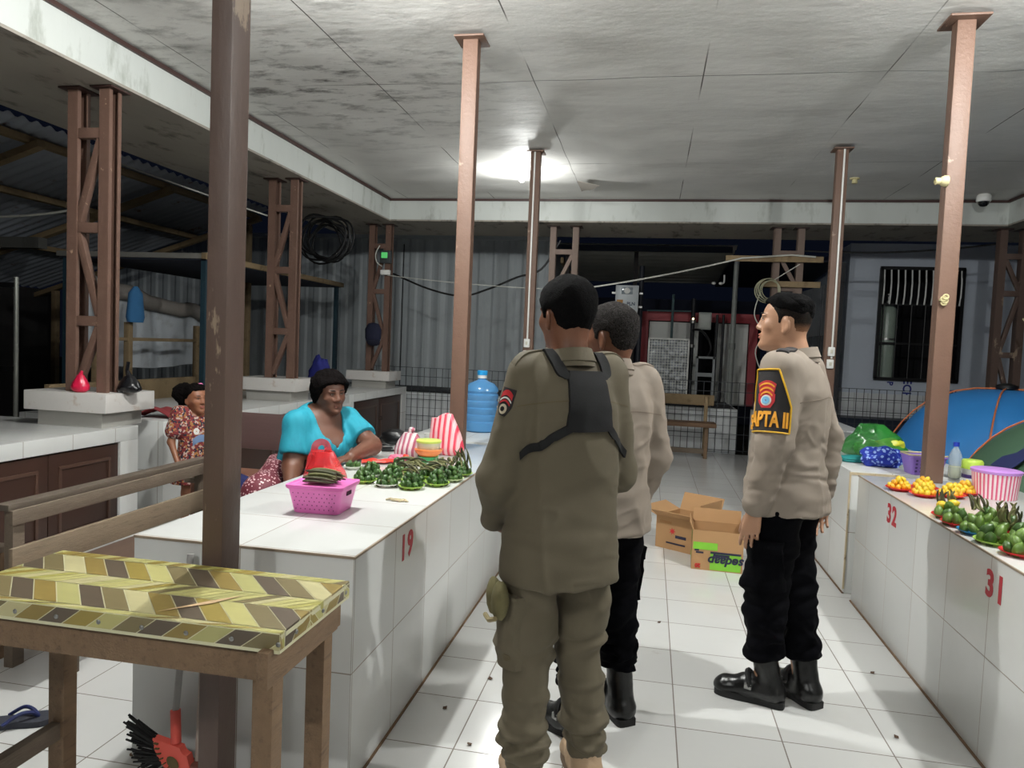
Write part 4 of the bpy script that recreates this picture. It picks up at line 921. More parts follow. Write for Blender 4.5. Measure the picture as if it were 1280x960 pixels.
# things behind the bags
t = thing('handbag', 'black soft handbag lying behind the mauve striped bag', 'bag', (-1.66, 4.62, CT)); part('body', blob((0, 0, .045), (.10, .06, .055), .12, 2, 6, flat=.002), M_black, t); part('strap', G().tube(spline([(-.08, 0, .05), (-.12, -.04, .02), (-.1, -.1, .008), (0, -.12, .008), (.04, -.08, .01)], 5), .006, 6), M_black, t)
t = thing('phone', 'black phone lying on white paper near the mauve striped bag', 'phone', (-1.60, 4.32, CT), radians(25)); part('paper', G().box((0, 0, .0015), (.17, .12, .003)), M_white, t); part('body', G().box((.0, .01, .008), (.08, .15, .009), bev=.003), M_black, t)
solo('paper_cup', 'white paper cup beside the tall red striped bag', 'cup', G().lathe([(.026, 0), (.034, .085), (.036, .088), (.032, .085), (.024, .004)], 20), M_white, (-1.42, 4.62, CT))
solo('sandal_pouch', 'small black pouch between the tub and the white cup', 'pouch', blob((0, 0, .02), (.06, .03, .024), .15, 2, 9, flat=.001), M_black, (-1.37, 4.36, CT))
g = G(); r4 = random.Random(2)
for i in range(7): a = rnd.uniform(-.5, .5); g.tube([(-.04 + .008 * i, .004 * sin(i), .006 + .003 * (i % 3)), (-.01 + .008 * i, .012 * cos(i), .008), (.012 + .008 * i, .02 * sin(i * 2), .005)], .004, 5)
solo('root_scraps', 'pale root scraps lying on the counter before the plates', 'scraps', g, mt('pale_root', (208, 196, 160), .8), (-1.055, 2.96, CT), .1)
# water jug
M_jug = NT('blue_jug_plastic'); M_jug.set(Base_Color=lin((92, 158, 214)), Roughness=.12, Alpha=.72, Specular_IOR_Level=.7); M_jug = M_jug.m
t = thing('water_jug', 'large blue ribbed water jug with a blue cap on the counter', 'water jug', (-1.305, 5.62, CT))
pr = [(.01, 0), (.115, .0), (.13, .012)]
for z in (.05, .105, .16, .215, .27):
    pr += [(.134, z), (.134, z + .028), (.126, z + .036), (.126, z + .044)]
pr += [(.134, .325), (.13, .35), (.10, .385), (.05, .405), (.034, .415), (.034, .45), (.01, .451)]
part('bottle', G().lathe(pr, 36), M_jug, t); part('water', G().lathe([(.01, .006), (.112, .008), (.122, .02), (.122, .21), (.01, .211)], 30), clear('blue_water', (60, 130, 190), .05, .6), t)
part('neck_seal', G().lathe([(.037, .425), (.037, .452), (.03, .453)], 20), M_white, t); part('cap', G().lathe([(.04, .45), (.042, .48), (.036, .487), (.004, .488)], 20), mt('blue_cap', (38, 150, 214), .35), t)
solo('paper_slip', 'white folded paper slip on the far counter behind the khaki man', 'paper', G().box((0, 0, .012), (.2, .07, .022), bev=.003), M_white, (-1.28, 7.3, CT), .05)
solo('cloth_scrap', 'black cloth scrap at the foot of the water jug', 'cloth', blob((0, 0, .012), (.05, .03, .016), .3, 3, 5, flat=.001), M_black, (-1.10, 5.78, CT))
# first pedestal bags, red cloth
PZ = 1.021
t = thing('plastic_bag', 'crimson knotted plastic bag sitting on the pedestal inside the latticed post', 'bag', (-3.90, 4.40, PZ)); part('sack', bagmesh(.062, .05, .12, .35, 12), mt('crimson_plastic', (206, 30, 70), .3, .2, 14), t); part('knot', G().tube([(0, 0, .115), (.012, 0, .15)], [.018, .008], 8), mt('crimson_knot', (206, 30, 70), .3), t)
t = thing('plastic_bag', 'shiny black plastic bag beside the crimson one on the pedestal', 'bag', (-3.64, 4.56, PZ)); part('sack', bagmesh(.085, .07, .12, .4, 15), mt('black_bag_plastic', (16, 16, 20), .25), t); part('knot', G().tube([(0, 0, .112), (-.02, 0, .16), (-.01, 0, .22)], [.022, .012, .012], 8), mt('black_bag_knot', (22, 22, 26), .25), t)
solo('folded_cloth', 'folded brick red cloth on the tiled counter block behind the girl', 'cloth', G().sheet(lambda u, v: (.3 * (u - .5), .3 * (v - .5), .004 + .085 * max(0, 1 - abs(2 * u - .9)) ** .7 * (1 - .3 * v) + .01 * sin(9 * v)), 16, 12, .006), mt('brick_red_cloth', (140, 52, 56), .85, .15, 12), (-3.86, 5.22, CT), .2)
# right counter: bags, basket, bottle, tub, bucket
M_gbag = NT('green_thin_plastic'); M_gbag.set(Base_Color=lin((52, 150, 60)), Roughness=.22, Alpha=.72, Specular_IOR_Level=.6)
t = thing('plastic_bag', 'big green see-through plastic bag on the counter beside the blue tent', 'bag', (1.60, 5.42, CT), radians(-12))
gb = bagmesh(.20, .16, .25, .36, 21, amp=.34); gb.v = [(x - .05 * (z / .24), y, z) for x, y, z in gb.v]
part('sack', gb, M_gbag.m, t); part('contents', blob((-.04, -.03, .07), (.12, .09, .07), .2, 2, 7, flat=.004), mt('pale_green_contents', (176, 220, 140), .5, .2, 8), t, 'pale green contents'); part('wrapper', blob((.06, -.05, .12), (.09, .05, .045), .2, 2, 17), mt('yellow_wrapper', (206, 206, 60), .4), t, 'yellow wrapper')
def dots_mat(nm, base, dot, sc, thr):
    t = NT(nm); v = t.n('ShaderNodeTexVoronoi'); v.inputs['Scale'].default_value = sc; t.l(t.coords('Object'), v.inputs['Vector'])
    k = t.math('LESS_THAN', v.outputs['Distance'], thr); t.set(Base_Color=t.mix(k, lin(base), lin(dot)), Roughness=.6); return t.m
solo('cloth_bundle', 'blue polka dot cloth bundle in front of the green bag', 'bundle', blob((0, 0, .055), (.135, .09, .075), .3, 2.2, 11, flat=.002), dots_mat('blue_dotted_cloth', (28, 54, 170), (150, 180, 236), 38, .36), (1.535, 5.12, CT), .2)
solo('cloth_bundle', 'teal cloth showing under the green bag', 'bundle', blob((0, 0, .02), (.11, .06, .028), .2, 2, 14, flat=.002), mt('teal_cloth', (20, 126, 124), .7, .2, 8), (1.40, 5.24, CT))
M_lil = mt('lilac_plastic', (150, 118, 206), .35, .05)
t = thing('basket', 'lilac slotted plastic basket behind the steel post', 'basket', (1.70, 4.88, CT), radians(5))
part('tub', G().loft([rr_ring(.085, .06, .001), rr_ring(.088, .064, .004), rr_ring(.108, .08, .11), rr_ring(.114, .086, .112), rr_ring(.114, .086, .12), rr_ring(.104, .076, .118)]), M_lil, t)
h = G()
for r_ in range(4):
    for c_ in range(6): h.box((-.07 + .028 * c_, -.0675 - .0033 * r_ - .0012, .025 + r_ * .022), (.012, .004, .011), rot=(radians(10), 0, 0))
part('slots', h, mt('lilac_slot', (84, 60, 130), .7), t); part('rim_string', G().tube([(x, y, .126) for x, y, z in rr_ring(.11, .082, 0)], .005, 6), M_cream, t)
t = thing('bottle', 'clear plastic bottle with a blue cap half full of cloudy liquid', 'bottle', (1.85, 4.80, CT))
part('body', G().lathe([(.03, 0), (.036, .01), (.036, .06), (.033, .075), (.036, .09), (.035, .14), (.02, .175), (.014, .185), (.014, .2)], 24), clear('clear_bottle', (210, 220, 220), .08, .35), t); part('liquid', G().lathe([(.028, .004), (.0335, .012), (.0335, .075), (.002, .076)], 20), clear('cloudy_liquid', (196, 196, 150), .1, .8), t); part('cap', G().lathe([(.017, .195), (.017, .22), (.003, .222)], 16), mt('royal_blue_cap', (36, 60, 170), .4), t, 'blue cap')
t = thing('tub', 'small tub with lime lid and purple base beside the clear bottle', 'tub', (1.97, 4.86, CT))
part('base', G().lathe([(.05, 0), (.054, .022), (.01, .024)], 20), mt('purple_base', (74, 50, 116), .4), t); part('body', G().lathe([(.05, .022), (.058, .06), (.01, .062)], 20), M_white, t); part('lid', G().lathe([(.06, .058), (.06, .1), (.052, .112), (.004, .114)], 20), mt('lime_tub_lid', (196, 226, 90), .4), t, 'lime lid')
M_bk = stripe_mat('pink_striped_plastic', (244, 226, 230), (222, 84, 128), .185, 0, .35, True)
t = thing('bucket', 'round pink striped bucket with a lilac lid on the counter', 'bucket', (1.82, 4.20, CT))
part('body', G().lathe([(.098, 0), (.10, .004), (.112, .135), (.01, .136)], 40), M_bk, t); part('lid', G().lathe([(.116, .132), (.119, .146), (.112, .149), (.01, .146)], 40), mt('lilac_lid', (196, 142, 220), .35), t, 'lilac lid')
# tents ---------------------------------------------------------------------
M_btent = mt('blue_tent_nylon', (44, 122, 190), .45, .08, 3); M_gtent = mt('dark_green_tent_nylon', (62, 92, 70), .6, .08, 3); M_rod = mt('orange_tent_pole', (196, 110, 66), .5)
def dome(a, b, h, pts, seed, n=4):
    g = G(); N = 40; rings = []
    for i in range(15):
        s = i / 14; k = cos(s * pi / 2) ** .75 if s < 1 else 0.02; z = h * sin(s * pi / 2) ** 1.05; ring = []
        for j in range(N):
            an = 2 * pi * j / N; q = 1 / (abs(cos(an)) ** 3.2 + abs(sin(an)) ** 3.2) ** (1 / 3.2); f = 1 - .05 * (1 - abs(cos(2 * an))) * sin(s * pi) + .012 * noise.noise(Vector((cos(an) * 3, sin(an) * 3, s * 5 + seed)))
            ring.append((a * k * q * f, b * k * q * f, z)); ring[-1] = (a * max(k, .02) * q * f * cos(an), b * max(k, .02) * q * f * sin(an), z)
        rings.append(ring)
    return g.loft(rings)
def tent(label, x, y, a, b, h, mat, seed, rz):
    t = thing('dome_tent', label, 'tent', (x, y, 0), rz)
    part('canopy', dome(a, b, h, None, seed), mat, t)
    for an in (pi / 4, 3 * pi / 4):
        q = 1 / (2 * abs(cos(pi / 4)) ** 3.2) ** (1 / 3.2); pts = []
        for i in range(25):
            s = -1 + 2 * i / 24; k = cos(abs(1 - abs(s)) * pi / 2) ** .75 if abs(s) > .03 else .03; sg = 1 if s > 0 else -1
            pts.append((sg * a * k * q * cos(an) * 1.0, sg * b * k * q * sin(an), h * sin((1 - abs(s)) * pi / 2) ** 1.05 + .012))
        part('tent_pole', G().tube(pts, .008, 6), M_rod, t)
    return t
t1 = tent('blue dome tent with orange poles standing past the tiled counter', 3.24, 7.4, .98, .92, 1.25, M_btent, 1, .3)
part('vent_flap', G().sheet(lambda u, v: (-.66 + .34 * u, -.35 + .1 * v, .78 + .26 * u + .05 * v), 6, 4, .004), mt('dark_vent', (30, 30, 36), .8), t1)
part('hub', G().lathe([(.02, 1.24), (.09, 1.26), (.09, 1.29), (.03, 1.31), (.025, 1.2)], 14), M_black, t1)
t2_ = tent('dark green dome tent behind the striped bucket', 3.06, 5.45, .98, .86, 1.17, M_gtent, 5, .0)
part('window_flap', G().sheet(lambda u, v: (-.78 + .26 * u, -.1 - .5 * v * .5, .80 + .24 * u), 6, 4, .004), mt('navy_flap', (32, 40, 84), .6), t2_)
solo('rope', 'pale guy rope slanting down past the far corner post', 'rope', G().tube([(4.05, 9.0, 2.0), (4.5, 8.0, .9)], .012, 6), M_cream, (4.05, 9.0, 2.0), world=True)
# cardboard boxes -------------------------------------------------------------
M_card = mt('brown_cardboard', (176, 136, 94), .8, .07, 6); M_cardi = mt('inner_cardboard', (168, 124, 80), .85, .08, 6); M_ink = mt('dark_blue_ink', (34, 34, 60), .7); M_grn = mt('green_print', (128, 196, 56), .7); M_rink = mt('red_print', (196, 40, 44), .7)
def carton(label, x, y, rz, w, d, h, flaps):
    t = thing('cardboard_box', label, 'box', (x, y, 0), rz); th = .006
    part('panel', G().box((0, -d / 2, h / 2), (w, th, h)), M_card, t); part('panel', G().box((0, d / 2, h / 2), (w, th, h)), M_card, t)
    part('panel', G().box((-w / 2, 0, h / 2), (th, d, h)), M_card, t); part('panel', G().box((w / 2, 0, h / 2), (th, d, h)), M_card, t)
    part('bottom', G().box((0, 0, .006), (w, d, .006)), M_cardi, t)
    for side, ang, L in flaps:
        if side in 'NS':
            s = 1 if side == 'N' else -1; y0 = s * d / 2
            f = lambda u, v: (w * (u - .5), y0 + s * L * v * cos(ang), h + L * v * sin(ang))
        else:
            s = 1 if side == 'E' else -1; x0 = s * w / 2
            f = lambda u, v: (x0 + s * L * v * cos(ang), d * (u - .5), h + L * v * sin(ang))
        part('flap', G().sheet(f, 4, 4, .005), M_card, t, smooth=False)
    return t
def print_on(t, g, mat, x, z, y, label=None, rot=0, face='S', nm='print'):
    M0 = Matrix.Rotation(pi / 2, 4, 'X') @ Matrix.Rotation(rot, 4, 'Z')
    if face == 'S': g.xf(Matrix.Translation((x, y, z)) @ M0)
    else: g.xf(Matrix.Translation((y, x, z)) @ Matrix.Rotation(-pi / 2, 4, 'Z') @ M0)
    part(nm, g, mat, t, label, smooth=False)
def rect(w, h): return G().add([(-w / 2, -h / 2, 0), (w / 2, -h / 2, 0), (w / 2, h / 2, 0), (-w / 2, h / 2, 0)], [(0, 1, 2, 3)])
b = carton('upside-down cardboard box with bright green printing beside the young officer', .52, 5.17, radians(-3), .33, .30, .27, (('N', 1.35, .09), ('W', 1.2, .05), ('E', 1.3, .07)))
fy = -.15 - .0045
print_on(b, rect(.16, .05), M_grn, -.08, .165, fy); print_on(b, rect(.20, .115), M_grn, .055, .065, fy)
print_on(b, rect(.20, .014), M_ink, .055, .125, fy - .001); print_on(b, text_geo('sedaap', .085, .001, bold=.003).xf(Matrix.Shear('XZ', 4, (0, 0)) if False else Matrix(((1, .22, 0, 0), (0, 1, 0, 0), (0, 0, 1, 0), (0, 0, 0, 1)))), M_ink, .055, .072, fy - .002, 'dark lettering sedaap printed upside down', pi, nm='lettering')
print_on(b, rect(.10, .016), M_ink, .03, .108, fy - .002); print_on(b, text_geo('20', .036, .001, bold=.002), M_rink, -.125, .03, fy - .002, 'red number printed upside down', pi, nm='lettering')
print_on(b, rect(.03, .012), M_ink, -.135, .135, fy - .001); print_on(b, rect(.05, .012), M_ink, -.115, .12, fy - .001)
print_on(b, rect(.2, .06), M_grn, 0, .2, -.165 - .0045, None, 0, 'W'); print_on(b, rect(.16, .07), M_grn, 0, .07, -.165 - .0045, None, 0, 'W'); print_on(b, rect(.04, .05), M_ink, -.04, .2, -.165 - .0055, None, 0, 'W')
print_on(b, rect(.05, .03), M_rink, .05, .13, -.165 - .0055, None, 0, 'W')
b = carton('open cardboard box with a small red leaf mark behind the green printed one', .345, 5.59, radians(-32), .34, .34, .24, (('N', 1.1, .14), ('E', 1.45, .13), ('W', .35, .14), ('S', .5, .13)))
def star(r):
    g = G(); pts = []
    for i in range(14): a = 2 * pi * i / 14; q = r if i % 2 == 0 else r * .42; pts.append((q * cos(a), q * sin(a), 0))
    return g.add(pts, [tuple(range(14))])
print_on(b, star(.03), M_rink, -.03, .14, -.17 - .0045, 'red leaf mark', nm='emblem'); print_on(b, rect(.09, .022), M_ink, .04, .105, -.17 - .005)
print_on(b, rect(.16, .012), M_ink, .0, .05, -.17 - .0045); print_on(b, rect(.1, .02), M_cardi, -.09, .2, -.17 - .0045)
# ================================================================== PEOPLE
class Fld:
    """signed-distance grid; shapes are blended in, then meshed by surface nets"""
    def __init__(s, lo, hi, h):
        s.lo = np.array(lo, float); s.h = h; n = np.ceil((np.array(hi) - s.lo) / h).astype(int) + 1
        s.ax = [(s.lo[i] + h * np.arange(n[i])).astype(np.float32) for i in range(3)]
        s.F = np.full(n, .2, np.float32)
    def win(s, lo, hi):
        sl = []
        for i in range(3):
            a = int(np.clip(math.floor((lo[i] - s.lo[i]) / s.h), 0, len(s.ax[i]) - 1)); b = int(np.clip(math.ceil((hi[i] - s.lo[i]) / s.h) + 1, a + 1, len(s.ax[i]))); sl.append(slice(a, b))
        return tuple(sl), s.ax[0][sl[0]][:, None, None], s.ax[1][sl[1]][None, :, None], s.ax[2][sl[2]][None, None, :]
    def put(s, fn, lo, hi, k=.01, op='u'):
        sl, X, Y, Z = s.win(lo, hi); d = fn(X, Y, Z).astype(np.float32); A = s.F[sl]
        d = np.broadcast_to(d, A.shape)
        if op == 'u':
            if k > 0:
                q = np.clip(.5 + .5 * (A - d) / k, 0, 1); s.F[sl] = A * (1 - q) + d * q - k * q * (1 - q)
            else: s.F[sl] = np.minimum(A, d)
        elif op == 'x':
            if k > 0:
                q = np.clip(.5 - .5 * (A + d) / k, 0, 1); s.F[sl] = A * (1 - q) - d * q + k * q * (1 - q)
            else: s.F[sl] = np.maximum(A, -d)
        else: s.F[sl] = np.maximum(A, d)
    def cap(s, a, b, ra, rb=None, k=.01, op='u'):
        rb = ra if rb is None else rb; a = np.array(a, float); b = np.array(b, float); m = max(ra, rb) + k + .012
        ba = b - a; L2 = float(ba @ ba) + 1e-9
        def fn(X, Y, Z):
            t = np.clip(((X - a[0]) * ba[0] + (Y - a[1]) * ba[1] + (Z - a[2]) * ba[2]) / L2, 0, 1)
            return np.sqrt((X - a[0] - t * ba[0]) ** 2 + (Y - a[1] - t * ba[1]) ** 2 + (Z - a[2] - t * ba[2]) ** 2) - (ra + (rb - ra) * t)
        s.put(fn, np.minimum(a, b) - m, np.maximum(a, b) + m, k, op)
    def chain(s, pts, rs, k=.02):
        for i in range(len(pts) - 1): s.cap(pts[i], pts[i + 1], rs[i], rs[i + 1], k)
    def ell(s, c, r, R=None, k=.01, op='u'):
        c = np.array(c, float); r = np.array(r, float); R = np.eye(3) if R is None else np.array(R); m = max(r) + k + .012
        def fn(X, Y, Z):
            q = [R[0, i] * (X - c[0]) + R[1, i] * (Y - c[1]) + R[2, i] * (Z - c[2]) for i in range(3)]
            k0 = np.sqrt(sum((q[i] / r[i]) ** 2 for i in range(3))); k1 = np.sqrt(sum((q[i] / r[i] ** 2) ** 2 for i in range(3))) + 1e-6
            return k0 * (k0 - 1) / k1
        s.put(fn, c - m, c + m, k, op)
    def stack(s, tab, T=None, o=(0, 0, 0), k=.01, op='u', grow=0.0, p=2.0, pad=.06):
        """horizontal slices: rows (z, half width, front, back, centre x, centre y)"""
        tab = np.array([list(r) + [0] * (6 - len(r)) for r in tab], float); zs = tab[:, 0]
        T = np.eye(3) if T is None else np.array(T); o = np.array(o, float)
        ext = max(tab[:, 1].max(), tab[:, 2].max(), tab[:, 3].max()) + abs(tab[:, 4:6]).max() + pad
        cs = np.array([T @ np.array([sx * ext, sy * ext, zz]) + o for sx in (-1, 1) for sy in (-1, 1) for zz in (zs[0] - pad, zs[-1] + pad)])
        def fn(X, Y, Z):
            x = T[0, 0] * (X - o[0]) + T[1, 0] * (Y - o[1]) + T[2, 0] * (Z - o[2]); y = T[0, 1] * (X - o[0]) + T[1, 1] * (Y - o[1]) + T[2, 1] * (Z - o[2]); z = T[0, 2] * (X - o[0]) + T[1, 2] * (Y - o[1]) + T[2, 2] * (Z - o[2])
            zc = np.clip(z, zs[0], zs[-1]); I = lambda c: np.interp(zc, zs, tab[:, c])
            g = grow(zc) if callable(grow) else grow
            w, f, b = I(1) + g, I(2) + g, I(3) + g; x = x - I(4); y = y - I(5)
            d = np.where(y > 0, f, b); q = (np.abs(x / w) ** p + np.abs(y / d) ** p) ** (1 / p)
            ds = (q - 1) * np.minimum(w, d); dz = np.maximum(zs[0] - z, z - zs[-1]) - (g if not callable(grow) else 0)
            return np.where(dz > 0, np.sqrt(np.maximum(ds, 0) ** 2 + dz ** 2) + np.minimum(np.maximum(ds, dz), 0), np.maximum(ds, dz) if False else ds)
        s.put(fn, cs.min(0), cs.max(0), k, op)
    def plane(s, n, p, op='i'):
        n = np.array(n, float); n /= np.linalg.norm(n); p = np.array(p, float)
        d = ((s.ax[0][:, None, None] - p[0]) * n[0] + (s.ax[1][None, :, None] - p[1]) * n[1] + (s.ax[2][None, None, :] - p[2]) * n[2]).astype(np.float32)
        s.F = np.maximum(s.F, d)
    def nets(s, wr=None, smooth=1):
        F = s.F; F[0] = F[-1] = .2; F[:, 0] = F[:, -1] = .2; F[:, :, 0] = F[:, :, -1] = .2
        S = F < 0; n = [d - 1 for d in F.shape]
        cnt = np.zeros(n, np.int8)
        for i in (0, 1):
            for j in (0, 1):
                for k in (0, 1): cnt += S[i:i + n[0], j:j + n[1], k:k + n[2]]
        act = (cnt > 0) & (cnt < 8); idx = np.argwhere(act); ids = np.full(n, -1, np.int32); ids[act] = np.arange(len(idx))
        cor = np.array([(i, j, k) for i in (0, 1) for j in (0, 1) for k in (0, 1)])
        val = np.stack([F[idx[:, 0] + c[0], idx[:, 1] + c[1], idx[:, 2] + c[2]] for c in cor], 1)
        acc = np.zeros((len(idx), 3)); num = np.zeros(len(idx))
        for a in range(8):
            for b in range(a + 1, 8):
                if np.abs(cor[a] - cor[b]).sum() != 1: continue
                va, vb = val[:, a], val[:, b]; m = (va < 0) != (vb < 0); t = np.where(m, va / np.where(m, va - vb, 1), 0)
                acc += np.where(m[:, None], cor[a] + t[:, None] * (cor[b] - cor[a]), 0); num += m
        V = s.lo + (idx + acc / num[:, None]) * s.h; Q = []
        for ax in range(3):
            sh = [slice(0, d) for d in F.shape]; s2 = list(sh); sh[ax] = slice(0, -1); s2[ax] = slice(1, None)
            ch = S[tuple(sh)] != S[tuple(s2)]; e = np.argwhere(ch); u, v = [(1, 2), (2, 0), (0, 1)][ax]
            ok = (e[:, u] > 0) & (e[:, v] > 0) & (e[:, u] < F.shape[u] - 1) & (e[:, v] < F.shape[v] - 1); e = e[ok]
            def cid(du, dv):
                q = e.copy(); q[:, u] += du; q[:, v] += dv; return ids[q[:, 0], q[:, 1], q[:, 2]]
            quad = np.stack([cid(-1, -1), cid(0, -1), cid(0, 0), cid(-1, 0)], 1); fl = S[e[:, 0], e[:, 1], e[:, 2]]
            quad[~fl] = quad[~fl][:, ::-1]; Q.append(quad)
        Q = np.concatenate(Q)
        for _ in range(smooth):
            A = np.zeros_like(V); c = np.zeros(len(V))
            for a, b in ((0, 1), (1, 2), (2, 3), (3, 0)):
                np.add.at(A, Q[:, a], V[Q[:, b]]); np.add.at(A, Q[:, b], V[Q[:, a]]); np.add.at(c, Q[:, a], 1); np.add.at(c, Q[:, b], 1)
            V = .5 * V + .5 * A / np.maximum(c, 1)[:, None]
        if wr is not None:
            nr = np.zeros_like(V); fn = np.cross(V[Q[:, 2]] - V[Q[:, 0]], V[Q[:, 3]] - V[Q[:, 1]])
            for a in range(4): np.add.at(nr, Q[:, a], fn)
            nr /= np.linalg.norm(nr, axis=1)[:, None] + 1e-12; V = V + nr * wr(V)[:, None]
        return V, Q
def turb(P, f, seed=0, st=(1, 1, 1)):
    """smooth pseudo-noise from warped sines"""
    q = P * np.array(st) * f; r = np.random.RandomState(seed); out = 0
    w = np.stack([np.sin(q @ r.randn(3) + r.rand() * 6) for _ in range(3)], 1)
    for i in range(6):
        d = r.randn(3); d /= np.linalg.norm(d); out = out + np.sin((q + .9 * w) @ d * (1 + .45 * i) + r.rand() * 6.28) / (1 + .35 * i)
    return out / 3.2
def crease(P, f, seed, st, amp): return amp * (np.clip(1 - np.abs(turb(P, f, seed, st)) * 1.6, 0, 1) ** 3 - .2)

HEAD = [(-.012, .020, .080, .02), (.0, .034, .092, .03), (.014, .047, .096, .045), (.035, .058, .094, .06), (.06, .0655, .093, .075), (.085, .070, .091, .088), (.11, .0735, .089, .096), (.135, .0755, .092, .101), (.16, .0755, .089, .101), (.185, .071, .077, .095), (.205, .061, .060, .079), (.22, .044, .040, .055), (.229, .024, .020, .03), (.233, .006, .006, .008)]
def rotm(az=0, pitch=0, roll=0):
    """az: turn to the left, pitch: nod down, roll: tilt to the right"""
    return np.array(Matrix.Rotation(az, 3, 'Z') @ Matrix.Rotation(-pitch, 3, 'X') @ Matrix.Rotation(roll, 3, 'Y'))
def head(F, o, T, s=1.0, chub=1.0, nose=1.0, lips=1.0, jaw=1.0):
    P = lambda x, y, z: np.array(o) + T @ (np.array([x, y, z]) * s)
    tab = [(z * s, w * s * chub * (jaw if z < .06 else 1), f * s, b * s) for z, w, f, b in HEAD]
    F.stack(tab, T, o, .02, p=2.25)
    for sx in (-1, 1):
        F.ell(P(sx * .032, .088, .119), (.017 * s, .012 * s, .011 * s), T, .012, 'x')
        F.ell(P(sx * .034, .082, .136), (.024 * s, .012 * s, .007 * s), T, .012)
        F.ell(P(sx * .043, .065, .092), (.021 * s, .015 * s, .018 * s), T, .03)
        F.ell(P(sx * .0315, .0805, .1185), (.0125 * s, .010 * s, .0095 * s), T, .003)
    F.cap(P(0, .090, .125), P(0, .1035, .089), .0085 * s, .0115 * s * nose, .014)
    F.ell(P(0, .106, .085), (.0125 * s * nose, .0105 * s, .0095 * s), T, .008)
    for sx in (-1, 1): F.ell(P(sx * .0135 * nose, .098, .0805), (.0085 * s * nose, .010 * s, .0075 * s), T, .006)
    F.ell(P(0, .092, .0545), (.0235 * s, .0115 * s * lips, .0062 * s * lips), T, .005); F.ell(P(0, .091, .0435), (.021 * s, .0115 * s * lips, .0072 * s * lips), T, .005)
    F.ell(P(0, .0995, .0492), (.022 * s, .006 * s, .0016 * s), T, .003, 'x')
    F.ell(P(0, .086, .012), (.019 * s, .014 * s, .013 * s), T, .015)
    for sx in (-1, 1):
        RE = T @ np.array(Matrix.Rotation(sx * .42, 3, 'Z') @ Matrix.Rotation(-.15, 3, 'X'))
        F.ell(P(sx * .079, -.010, .098), (.0075 * s, .019 * s, .032 * s), RE, .006); F.ell(P(sx * .0765, -.006, .072), (.007 * s, .011 * s, .012 * s), RE, .006)
        F.ell(P(sx * .087, -.002, .099), (.0065 * s, .0105 * s, .020 * s), RE, .003, 'x')
def head_parts(o, T, s, par, iris=(40, 24, 16), brow=True, lipc=None, browc=(16, 12, 10), open_=1.0):
    Mx = Matrix(T.tolist()).to_4x4(); Mx.translation = Vector(o); Mx = Mx @ Matrix.Scale(s, 4)
    for sx in (-1, 1):
        g = G(); g.mat(0).ell((sx * .0315, .0795, .118), (.0118, .0108, .0072 * open_), 12, 8); g.mat(1).ell((sx * .0315, .0855, .118), (.0058, .0056, .0062 * open_), 10, 8)
        part('eye', g.xf(Mx), [M_scl, mt('dark_iris', iris, .15)], par)
        part('eyelid', G().tube([(sx * (.0315 + .0135 * c), .0915 - .0075 * c * c, .1175 + .0078 * (1 - .75 * c * c)) for c in (-1, -.6, -.2, .2, .6, 1)], .0017, 6).xf(Mx), mt('lash_line', (18, 12, 10), .7), par)
        if brow: part('eyebrow', G().tube([(sx * (.034 + .02 * c), .0955 - .021 * max(0, c) ** 1.5 - .002 * (c < -.5), .1405 + .004 * (1 - c * c)) for c in (-1, -.6, -.2, .2, .6, 1)], [.0018, .0032, .0034, .0032, .0026, .0012], 6).xf(Mx), mt('brow_hair', browc, .9), par)
    if lipc:
        g = G(); g.ell((0, .0985, .0545), (.0215, .0062, .0048), 14, 8); g.ell((0, .0978, .0432), (.0195, .0066, .0056), 14, 8); part('lips', g.xf(Mx), mt('lip_skin', lipc, .45), par)
M_scl = mt('eye_white', (214, 206, 198), .25, .03)
def hand(F, w, d, up, side, s=1.0, curl=.35, thumb=.5, spread=.07, k=.004):
    """w: wrist, d: direction of the hand, up: back of the hand, side: +1 thumb towards (d x up), -1 the other way"""
    d = np.array(d, float); d /= np.linalg.norm(d); up = np.array(up, float); up -= d * (up @ d); up /= np.linalg.norm(up); r = np.cross(d, up) * side; w = np.array(w, float)
    P = lambda a, b, c: w + (d * a + r * b + up * c) * s
    for b0, b1, L in ((.012, .028, .086), (.004, .010, .09), (-.004, -.009, .087), (-.012, -.026, .08)): F.cap(P(.0, b0, 0), P(L, b1, 0), .0145 * s, .0115 * s, .012)
    for j, (b, L0, base) in enumerate(((.029, .044, .088), (.010, .049, .092), (-.009, .046, .089), (-.027, .036, .082))):
        p = P(base, b, 0); ang = curl * (.7 + .12 * j); L = L0 * s; rad = (.0088, .009, .0086, .0076)[j] * s
        for q, (m, dr) in enumerate(((1, 1.0), (.62, .92), (.5, .82))):
            e = p + (d * cos(ang) - up * sin(ang) + r * (spread * (1.5 - j) * .6)) * L * m; F.cap(p, e, rad * dr, rad * dr * .93, .003); p = e; ang += curl * (1.0 + .1 * j)
    p = P(.022, .022, -.006); F.cap(P(.005, .008, 0), p, .014 * s, .0135 * s, .01)
    for L, a, rad in ((.036, thumb, .0125), (.032, thumb * .62, .0105), (.026, thumb * .35, .0092)):
        e = p + (d * cos(a) * 1.0 + r * sin(a) - up * .25) * L * s; F.cap(p, e, rad * s, rad * .9 * s, .004); p = e
M_skinD = mt('brown_skin', (100, 64, 48), .48, .08, 18, .12, 180); M_skinM = mt('warm_brown_skin', (116, 76, 56), .45, .08, 18, .12, 180); M_skinL = mt('tan_skin', (182, 138, 110), .45, .06, 18, .1, 180); M_skinK = mt('child_brown_skin', (142, 92, 66), .45, .06, 18, .08, 180)
